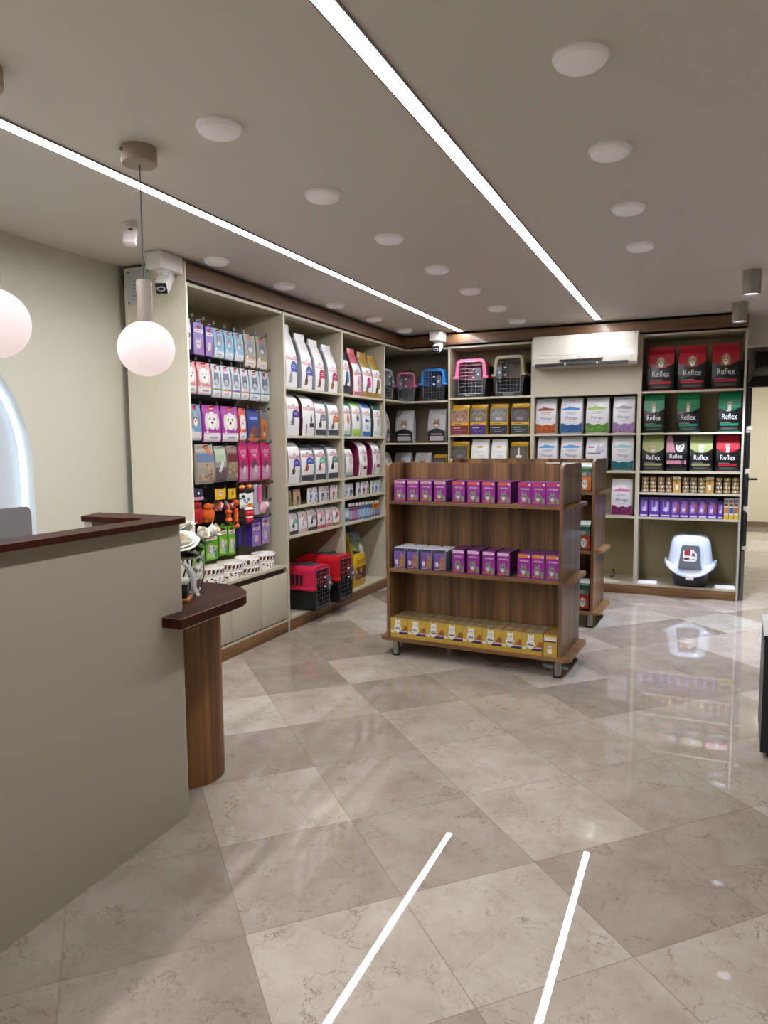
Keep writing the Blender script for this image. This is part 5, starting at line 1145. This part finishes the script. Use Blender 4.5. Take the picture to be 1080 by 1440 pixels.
for i, (a, b_, c, n) in enumerate([(3.99, 4.088, '#5fa348', 'green'), (4.09, 4.208, '#d8602f', 'orange red'), (4.212, 4.312, '#6a55a6', 'purple'), (4.318, 4.417, '#d9882a', 'amber'), (4.426, 4.562, '#2f7fc0', 'blue'), (4.566, 4.69, '#1e8f8c', 'teal')]):
    hang_bag('treat_pack', f'silver pack with grey cat face and {n} strip on the second hook row', 'treat pack', a, b_, 1.765 , 1.985, '#c3ccd2', catpack('#c3ccd2', '#6d7688', c, '#dedede'))
hang_bag('treat_pack', 'light blue pack with a grey dog at the left of the third hook row', 'treat pack', 3.74, 3.867, 1.475, 1.71, '#6fa6d0', [('r', -.93, .02, .93, .97, '#6fa6d0')] + dogface(0, .58, .55, .22, '#a9a7ae', '#8b8a92') + [('r', -.93, .02, .93, .25, '#e6e3e0'), ('r', -.3, .85, .3, .97, '#c01f2d'), ('e', -.5, .27, .16, .06, '#f2f2f2')])
for i, (a, b_) in enumerate([(3.878, 4.076), (4.084, 4.282)]):
    hang_bag('treat_pack', f'wide magenta pack with a big white dog, {["left", "right"][i]} of two on the third hook row', 'treat pack', a, b_, 1.465, 1.71, '#a83fa0', dogpk('#a83fa0'))
hang_bag('treat_pack', 'narrow coral pack with a white dog on the third hook row', 'treat pack', 4.289, 4.378, 1.475, 1.705, '#d9614f', dogpk('#d9614f'))
hang_bag('treat_pack', 'dark blue pack with brown treats on the third hook row', 'treat pack', 4.385, 4.55, 1.465, 1.70, '#2b3f85', [('r', -.93, .02, .93, .97, '#2b3f85'), ('r', -.6, .7, .6, .78, '#8aa0dd'), ('e', .1, .3, .6, .2, '#7d4a35'), ('r', -.93, .02, .93, .12, '#c9764a'), ('e', -.4, .2, .3, .08, '#b4714d')])
hang_bag('treat_pack', 'narrow orange brown pack at the right end of the third hook row', 'treat pack', 4.559, 4.646, 1.48, 1.70, '#b5713c', [('r', -.93, .02, .93, .97, '#b5713c'), ('r', -.93, .7, .93, .97, '#6a6f86'), ('e', 0, .4, .4, .15, '#8a4a22'), ('e', 0, .2, .3, .06, '#d9c4a4')])
# clear treat bags, pink packs
def clearpk(c1, c2, bits):
    rr = random.Random(len(c1 + c2) + bits); p = [('r', -.93, .02, .93, .97, c1), ('r', -.93, .55, .93, .8, c2)]
    for i in range(16): p.append(('e', rr.uniform(-.7, .7), rr.uniform(.1, .5), rr.uniform(.1, .2), rr.uniform(.03, .06), ['#b99d72', '#a5875c', '#cdb68d', '#8f7350'][i % 4]))
    return p
hang_bag('treat_bag', 'clear treat bag with tan pieces and blue band, largest on the fourth hook row', 'treat bag', 3.80, 3.995, 1.19, 1.45, '#b9b2a4', clearpk('#b0a795', '#6f86a8', 1) + [('p', [(-.2, .97), (.6, .7), (.8, .8), (.3, .97)], '#c9733a')], d=.04)
hang_bag('treat_bag', 'clear treat bag with pale green label and white flash on the fourth hook row', 'treat bag', 4.0, 4.132, 1.195, 1.44, '#a6a19c', [('r', -.93, .02, .93, .97, '#9a948e'), ('r', -.9, .55, .9, .92, '#b5c9b0'), ('r', -.93, .02, .93, .4, '#6a5860'), ('p', [(-.5, .3), (-.1, .25), (.5, .5), (.3, .62)], '#e9e6e4')], d=.035)
hang_bag('treat_bag', 'clear treat bag with maroon label and tan chews on the fourth hook row', 'treat bag', 4.137, 4.262, 1.195, 1.44, '#a39689', clearpk('#8d7f72', '#6e2838', 3), d=.035)
PK = '#c0186a'
def loveme(): return [('r', -.93, .02, .93, .97, PK), ('r', -.93, .02, .93, .38, '#d57fb0'), ('t', 'LOVE', 0, .78, .085, '#f3e3ee', 1.2), ('t', 'ME', 0, .67, .095, '#f3e3ee', .9), ('e', -.05, .42, .45, .14, '#5b4650'), ('e', -.05, .2, .5, .17, '#b5a5a8'), ('e', .15, .32, .25, .1, '#d9ccd0')]
for i, (a, b_) in enumerate([(4.268, 4.388), (4.393, 4.545), (4.555, 4.69)]):
    hang_bag('treat_pack', f'hot pink pack with white lettering, {ORD[i]} of three on the fourth hook row', 'treat pack', a, b_, 1.18, 1.46, PK, loveme())

# toys (fifth hook row)
GT = 'dog toys hanging in the front bay'
def toy(name, lab, cat, y, z, rot=None): 
    hook(y, z + .0); return thing(name, lab, cat, (XH, y, z), RZ, GT)
t = toy('toy_pouch', 'navy toy pouch with pink hem at the left of the toy hooks', 'pet toy', 3.83, 1.163)
b = MB(); b.rings([[(x * s, .03 + .03 * math.sin(a) * s, z) for a in [2 * PI * i / 16 for i in range(16)] for x in [.055 * math.cos(a)]] for z, s in ((0, .75), (-.03, .95), (-.055, 1))], C('#25284a', .7)); obj('crown', b, t)
b = MB(); b.rings([[(x * s, .03 + .03 * math.sin(a) * s, z) for a in [2 * PI * i / 16 for i in range(16)] for x in [.057 * math.cos(a)]] for z, s in ((-.0555, 1.02), (-.074, 1.06))], C('#c98fa0', .7)); obj('hem', b, t); b = MB(); b.ell((-.02, -.0015, -.03), (.009, .002, .009), C('#dfe0e6', .5)); obj('badge', b, t)
def plush(lab, y, z, col, w, h):
    t = toy('plush_toy', lab, 'pet toy', y, z + h); F = C(col, .9, 0, 0, .6, 160)
    b = MB(); b.ell((0, .03, -h * .62), (w * .5, .03, h * .40), F, 20, 14); obj('body', b, t)
    b = MB(); b.ell((0, .03, -h * .2), (w * .38, .028, h * .22), F, 18, 12); hd = obj('head', b, t)
    for s in (-1, 1):
        b = MB(); b.ell((s * w * .34, .03, -h * .5), (w * .14, .018, h * .2), F, Matrix.Identity(4) and 12, 8); obj('arm', b, t)
        b = MB(); b.ell((s * w * .22, .03, -h * .92), (w * .2, .022, h * .12), F, 12, 8); obj('foot', b, t)
    b = MB()
    for s in (-1, 1): b.ell((s * w * .14, .003, -h * .17), (.005, .003, .005), C('#17130f', .3), 10, 6)
    obj('eyes', b, hd)
plush('red plush dog toy at the left of the toy hooks', 3.822, .93, '#b0141e', .115, .15)
plush('orange plush dog toy beside the red one behind the rose', 3.945, .93, '#d95f14', .115, .125)
for i, (a, b_, z0, z1, rot) in enumerate([(3.985, 4.108, 1.075, 1.15, 0), (4.133, 4.225, 1.07, 1.145, 0)]):
    t = toy('toy_header_card', ['yellow toy header card with white sticker, left of two', 'yellow toy header card with small mark, right of two'][i], 'toy card', (a + b_) / 2, z1); hw = (b_ - a) / 2 - .003; h = z1 - z0
    b = MB(); b.box(-hw, hw, .0, .004, -h, 0, C('#dcae14', .5)); obj('card', b, t, smooth=0)
    lab_ = MB(); decals(lab_, [('r', -.3, .35, .3, .8, '#ece6e0'), ('r', -.2, .55, .2, .65, '#c04a4a')] if i == 0 else [('e', .1, .5, .25, .2, '#8a6a10'), ('r', -.5, .75, .3, .85, '#f1e3a8')], hw * 2, h, lambda x, z, l: (x * hw, -l, (z - 1) * h), [0, 1]); obj('sticker', lab_, t, smooth=0)
for i, (y, z) in enumerate([(4.057, 1.03), (4.188, 1.025)]):
    t = toy('rope_knot_toy', ['multicoloured rope knot toy under the left yellow card', 'multicoloured rope knot toy under the right yellow card'][i], 'pet toy', y, z + .04)
    rr = random.Random(i + 3)
    for c, nme in (('#2a2a48', 'dark_strands'), ('#d9552a', 'orange_strands'), ('#d9c6cf', 'pale_strands')):
        b = MB(); m_ = C(c, .85)
        for k in range(11):
            u = Vector((rr.gauss(0, 1), rr.gauss(0, 1), rr.gauss(0, 1))).normalized(); v = u.orthogonal().normalized()
            b.tube([Vector((0, .035, -.04)) + (u * math.cos(q) + v * math.sin(q)) * .034 * Vector((1.25, .8, 1)).length / 1.79 for q in (0, .5, 1.0, 1.5)], .0085, m_, 6)
        obj(nme, b, t)
for i, (y, z0, z1) in enumerate([(4.17, .90, 1.0), (4.257, .85, 1.06)]):
    t = toy('orange_stick_toy', ['shorter orange ribbed stick toy', 'longer orange ribbed stick toy with knobbed ends'][i], 'pet toy', y, z1); h = z1 - z0; O = C('#e0601a', .45)
    prof = [(.004, 0), (.02, -.006), (.027, -.02), (.022, -.034), (.014, -.042)]
    n = int((h - .08) / .012)
    for k in range(n): z = -.042 - (h - .084) * k / n; prof += [(.016, z - .002), (.0195, z - .006), (.016, z - .01)]
    prof += [(.014, -h + .042), (.022, -h + .034), (.027, -h + .02), (.02, -h + .006), (.004, -h)]
    b = MB(); b.lathe(prof, O, 18, c=(0, .03, 0)); obj('stick', b, t)
    b = MB(); b.tube([(0, .03, -.002), (0, .03, .012)], .003, C('#3a2a20', .6)); obj('loop', b, t)
t = toy('ball_toy_pack', 'white printed card holding a red and white ball toy', 'pet toy', 4.377, 1.099)
b = MB(); b.box(-.085, .085, .018, .021, -.108, 0, C('#e6e9e8', .5)); obj('card', b, t, smooth=0)
l = MB(); decals(l, [('e', -.5, .8, .25, .08, '#3a4a44'), ('e', -.3, .5, .2, .1, '#7fa39a'), ('e', .3, .55, .22, .1, '#6d8f9a'), ('e', .0, .35, .2, .08, '#8aa0a0'), ('r', .1, .02, .9, .25, '#d9822a'), ('r', -.9, .02, .0, .2, '#b5c0c0')], .17, .108, lambda x, z, q: (x * .085, .018 - q, (z - 1) * .108), [0, 1]); obj('card_print', l, t, smooth=0)
b = MB(); b.ell((0, .0, -.15), (.045, .03, .036), C('#c41e33', .4), 20, 12); b.ell((0, .0, -.195), (.034, .026, .03), C('#c41e33', .4), 20, 12); bl = obj('ball', b, t)
b = MB(); b.lathe([(.046, -.118), (.042, -.112), (.03, -.106)], C('#ece6e4', .45), 20, c=(0, 0, 0), sy=.66); b.lathe([(.036, -.178), (.037, -.172), (.036, -.168)], C('#ece6e4', .45), 20, sy=.75); obj('white_stripe', b, bl)
t = toy('bow_clip_pack', 'orange patterned bow hanging above the white toy card', 'pet toy', 4.372, 1.16)
b = MB()
for s in (-1, 1): b.ell((s * .045, .02, -.018), (.038, .012, .018), C('#d9761c', .6), 14, 10); b.ell((s * .04, .009, -.016), (.016, .004, .008), C('#f2c07a', .5), 10, 6)
b.ell((0, .015, -.018), (.014, .012, .012), C('#7a2f12', .5), 12, 8); obj('bow', b, t)
t = toy('grooming_pack', 'clear grooming pack with a pink tube at the right of the toy hooks', 'grooming pack', 4.527, 1.153)
b = MB(); b.box(-.05, .05, 0.02, .03, -.225, 0, C('#aeb0b8', .25, 0, .5)); obj('backing', b, t, smooth=0)
b = MB(); b.tube([(.005, .008, -.01), (.005, .008, -.13)], .016, C('#c95f8c', .4), 14); obj('pink_tube', b, t)
t = toy('pink_brush', 'pale pink round pet brush with white back at the right of the toy hooks', 'pet brush', 4.60, 1.02)
b = MB(); b.lathe([(.004, 0), (.03, .0), (.042, .008), (.045, .02), (.03, .03), (.004, .034)], C('#d9a3b4', .5), 24, M=Matrix.Translation((-.02, .03, -.045)) @ Matrix.Rotation(PI / 2, 4, 'X')); obj('brush_head', b, t)
b = MB(); b.ell((.035, .02, -.03), (.03, .02, .028), C('#e2dbd8', .5), 14, 10); obj('white_back', b, t)
b = MB(); b.tube([(-.02, .012, -.02), (0, .02, 0)], .005, C('#b98a98', .5)); obj('neck', b, t)
t = toy('grooming_pen', 'black and red slim grooming tool at the right end of the toy hooks', 'grooming tool', 4.63, 1.153)
b = MB(); b.tube([(0, .01, -.02), (0, .012, -.118)], [.009, .007], C('#1d1c20', .4), 12); obj('handle', b, t)
b = MB(); b.box(-.02, .02, .005, .02, -.022, 0, C('#a3172a', .4), bev=.004); obj('red_cap', b, t)

# toothpaste cartons (sixth row)
GRN = '#6fb52c'
tp = [('r', -.95, .02, .95, .98, GRN), ('e', 0, .92, .55, .05, '#7a1f22'), ('r', -.85, .74, .85, .86, '#ebe6ea'), ('r', -.6, .78, .6, .82, '#b84a72'), ('p', [(-.9, .1), (.5, .06), (.9, .5), (-.6, .62)], '#b9d48a')] + dogface(-.1, .4, .42, .13, '#e6e2ea', '#8f8aa2') + [('r', .5, .08, .75, .3, '#3f86c4'), ('r', .5, .3, .75, .36, '#d8602f')]
hang_box('toothpaste_carton', 'green dental carton with a blue tube, nearest the roses', 'carton', 3.865, 4.0, .674, .86, GRN, tp, '#4c8a1c')
hang_box('toothpaste_carton', 'green dental carton with a red brush, middle of three', 'carton', 4.008, 4.11, .688, .885, GRN, tp, '#4c8a1c')
hang_box('toothpaste_carton', 'green dental carton with a red brush, farthest of three', 'carton', 4.116, 4.203, .679, .88, GRN, tp, '#4c8a1c')
hang_box('toothpaste_carton', 'green dental carton half hidden by the rose leaves', 'carton', 3.745, 3.858, .66, .845, GRN, tp, '#4c8a1c')
hang_box('toothpaste_carton', 'lavender dental carton, left of two on the lowest hooks', 'carton', 4.409, 4.526, .698, .872, LV, boxp, '#4a3590')
hang_box('toothpaste_carton', 'lavender dental carton, right of two on the lowest hooks', 'carton', 4.537, 4.645, .703, .895, '#a58fc6', boxp, '#5c469c')
for i, (a, b_) in enumerate([(4.235, 4.315), (4.322, 4.40)]):
    yc = (a + b_) / 2
    box_thing('toothpaste_carton', f'dark violet carton set deeper on the lowest hooks, {["left", "right"][i]} of two', 'carton', GH, (XH - .07, yc, .71), RZ, b_ - a, .15, .12, '#3a3274', [('r', -.5, .1, .5, .9, '#4d4690')], '#2b2658', hang=True); hook(yc, .875)

# bowls
GBW = 'white printed pet bowls in the front bay'
def bowl(label, loc, rz, motif):
    t = thing('pet_bowl', label, 'pet bowl', loc, rz, GBW); R_, h = .092, .058
    b = MB(); b.lathe([(R_ * .9, 0), (R_ * .93, .003), (R_, h - .003), (R_ * .985, h), (R_ * .94, h - .002), (R_ * .86, .014), (.004, .01)], C('#ebe7e1', .2, 0, .5), 40); obj('bowl_body', b, t)
    p = MB(); rr = random.Random(motif)
    def F(ang, z, lift=.0012):
        r = R_ * (.93 + .07 * z / h) + lift; return (r * math.sin(ang), -r * math.cos(ang), z)
    def blob(ang, z, ra, rz_, col):
        pts = [(ang + ra * math.cos(q), z + rz_ * math.sin(q)) for q in [2 * PI * i / 12 for i in range(12)]]
        p.add([F(ang, z)] + [F(a, zz) for a, zz in pts], [[0, i + 1, (i + 1) % 12 + 1] for i in range(12)], PRINT(col))
    BR = ['#4a2a1c', '#6b4128', '#2f2320', '#8a6a50']
    for k in range(9):
        a = -1.3 + k * .32
        if motif % 3 == 0:
            for zz in (.016, .030, .043): 
                if rr.random() < .8: blob(a + rr.uniform(-.05, .05), zz, rr.uniform(.06, .13), rr.uniform(.003, .006), BR[rr.choice((0, 2, 2))])
        elif motif % 3 == 1: blob(a, .03, .11, .014, BR[k % 3]); blob(a + .12, .042, .04, .005, BR[2]); blob(a - .1, .015, .05, .005, BR[3])
        else:
            if k % 3 == 1: blob(a, .03, .15, .016, BR[0]); blob(a, .033, .06, .006, BR[3])
            else: blob(a, .02, .05, .006, BR[2]); blob(a + .1, .038, .06, .004, BR[2])
    obj('brown_print', p, t, smooth=60)
wh = ['first bowl stack from the roses', 'second bowl stack from the roses', 'third bowl stack from the roses', 'fourth bowl stack, farthest from the roses']
for i, y in enumerate([3.89, 4.10, 4.31, 4.52]):
    for k in range(2):
        bowl(f'white bowl with brown print, {["lower", "upper"][k]} of the {wh[i]}', (-2.985 + .004 * k, y, .5255 + .0585 * k), RZ - .85 + jit(.25), i * 2 + k + (1 if i == 1 else 0))

# ------------------------------------------------------------------ render look
S.view_settings.view_transform = 'Standard'; S.view_settings.look = 'None'; S.view_settings.gamma = 1.0
S.view_settings.use_curve_mapping = False; S.view_settings.exposure = EXPO if 'EXPO' in globals() else 0.0
wd = bpy.data.worlds.new('world'); S.world = wd; wd.use_nodes = True
wd.node_tree.nodes['Background'].inputs['Color'].default_value = (.8, .85, 1, 1); wd.node_tree.nodes['Background'].inputs['Strength'].default_value = .02
S.cycles.use_denoising = True; S.cycles.max_bounces = 8; S.cycles.diffuse_bounces = 5; S.cycles.glossy_bounces = 4; S.cycles.transmission_bounces = 8
S.cycles.sample_clamp_indirect = 6; S.cycles.caustics_reflective = False; S.cycles.caustics_refractive = False
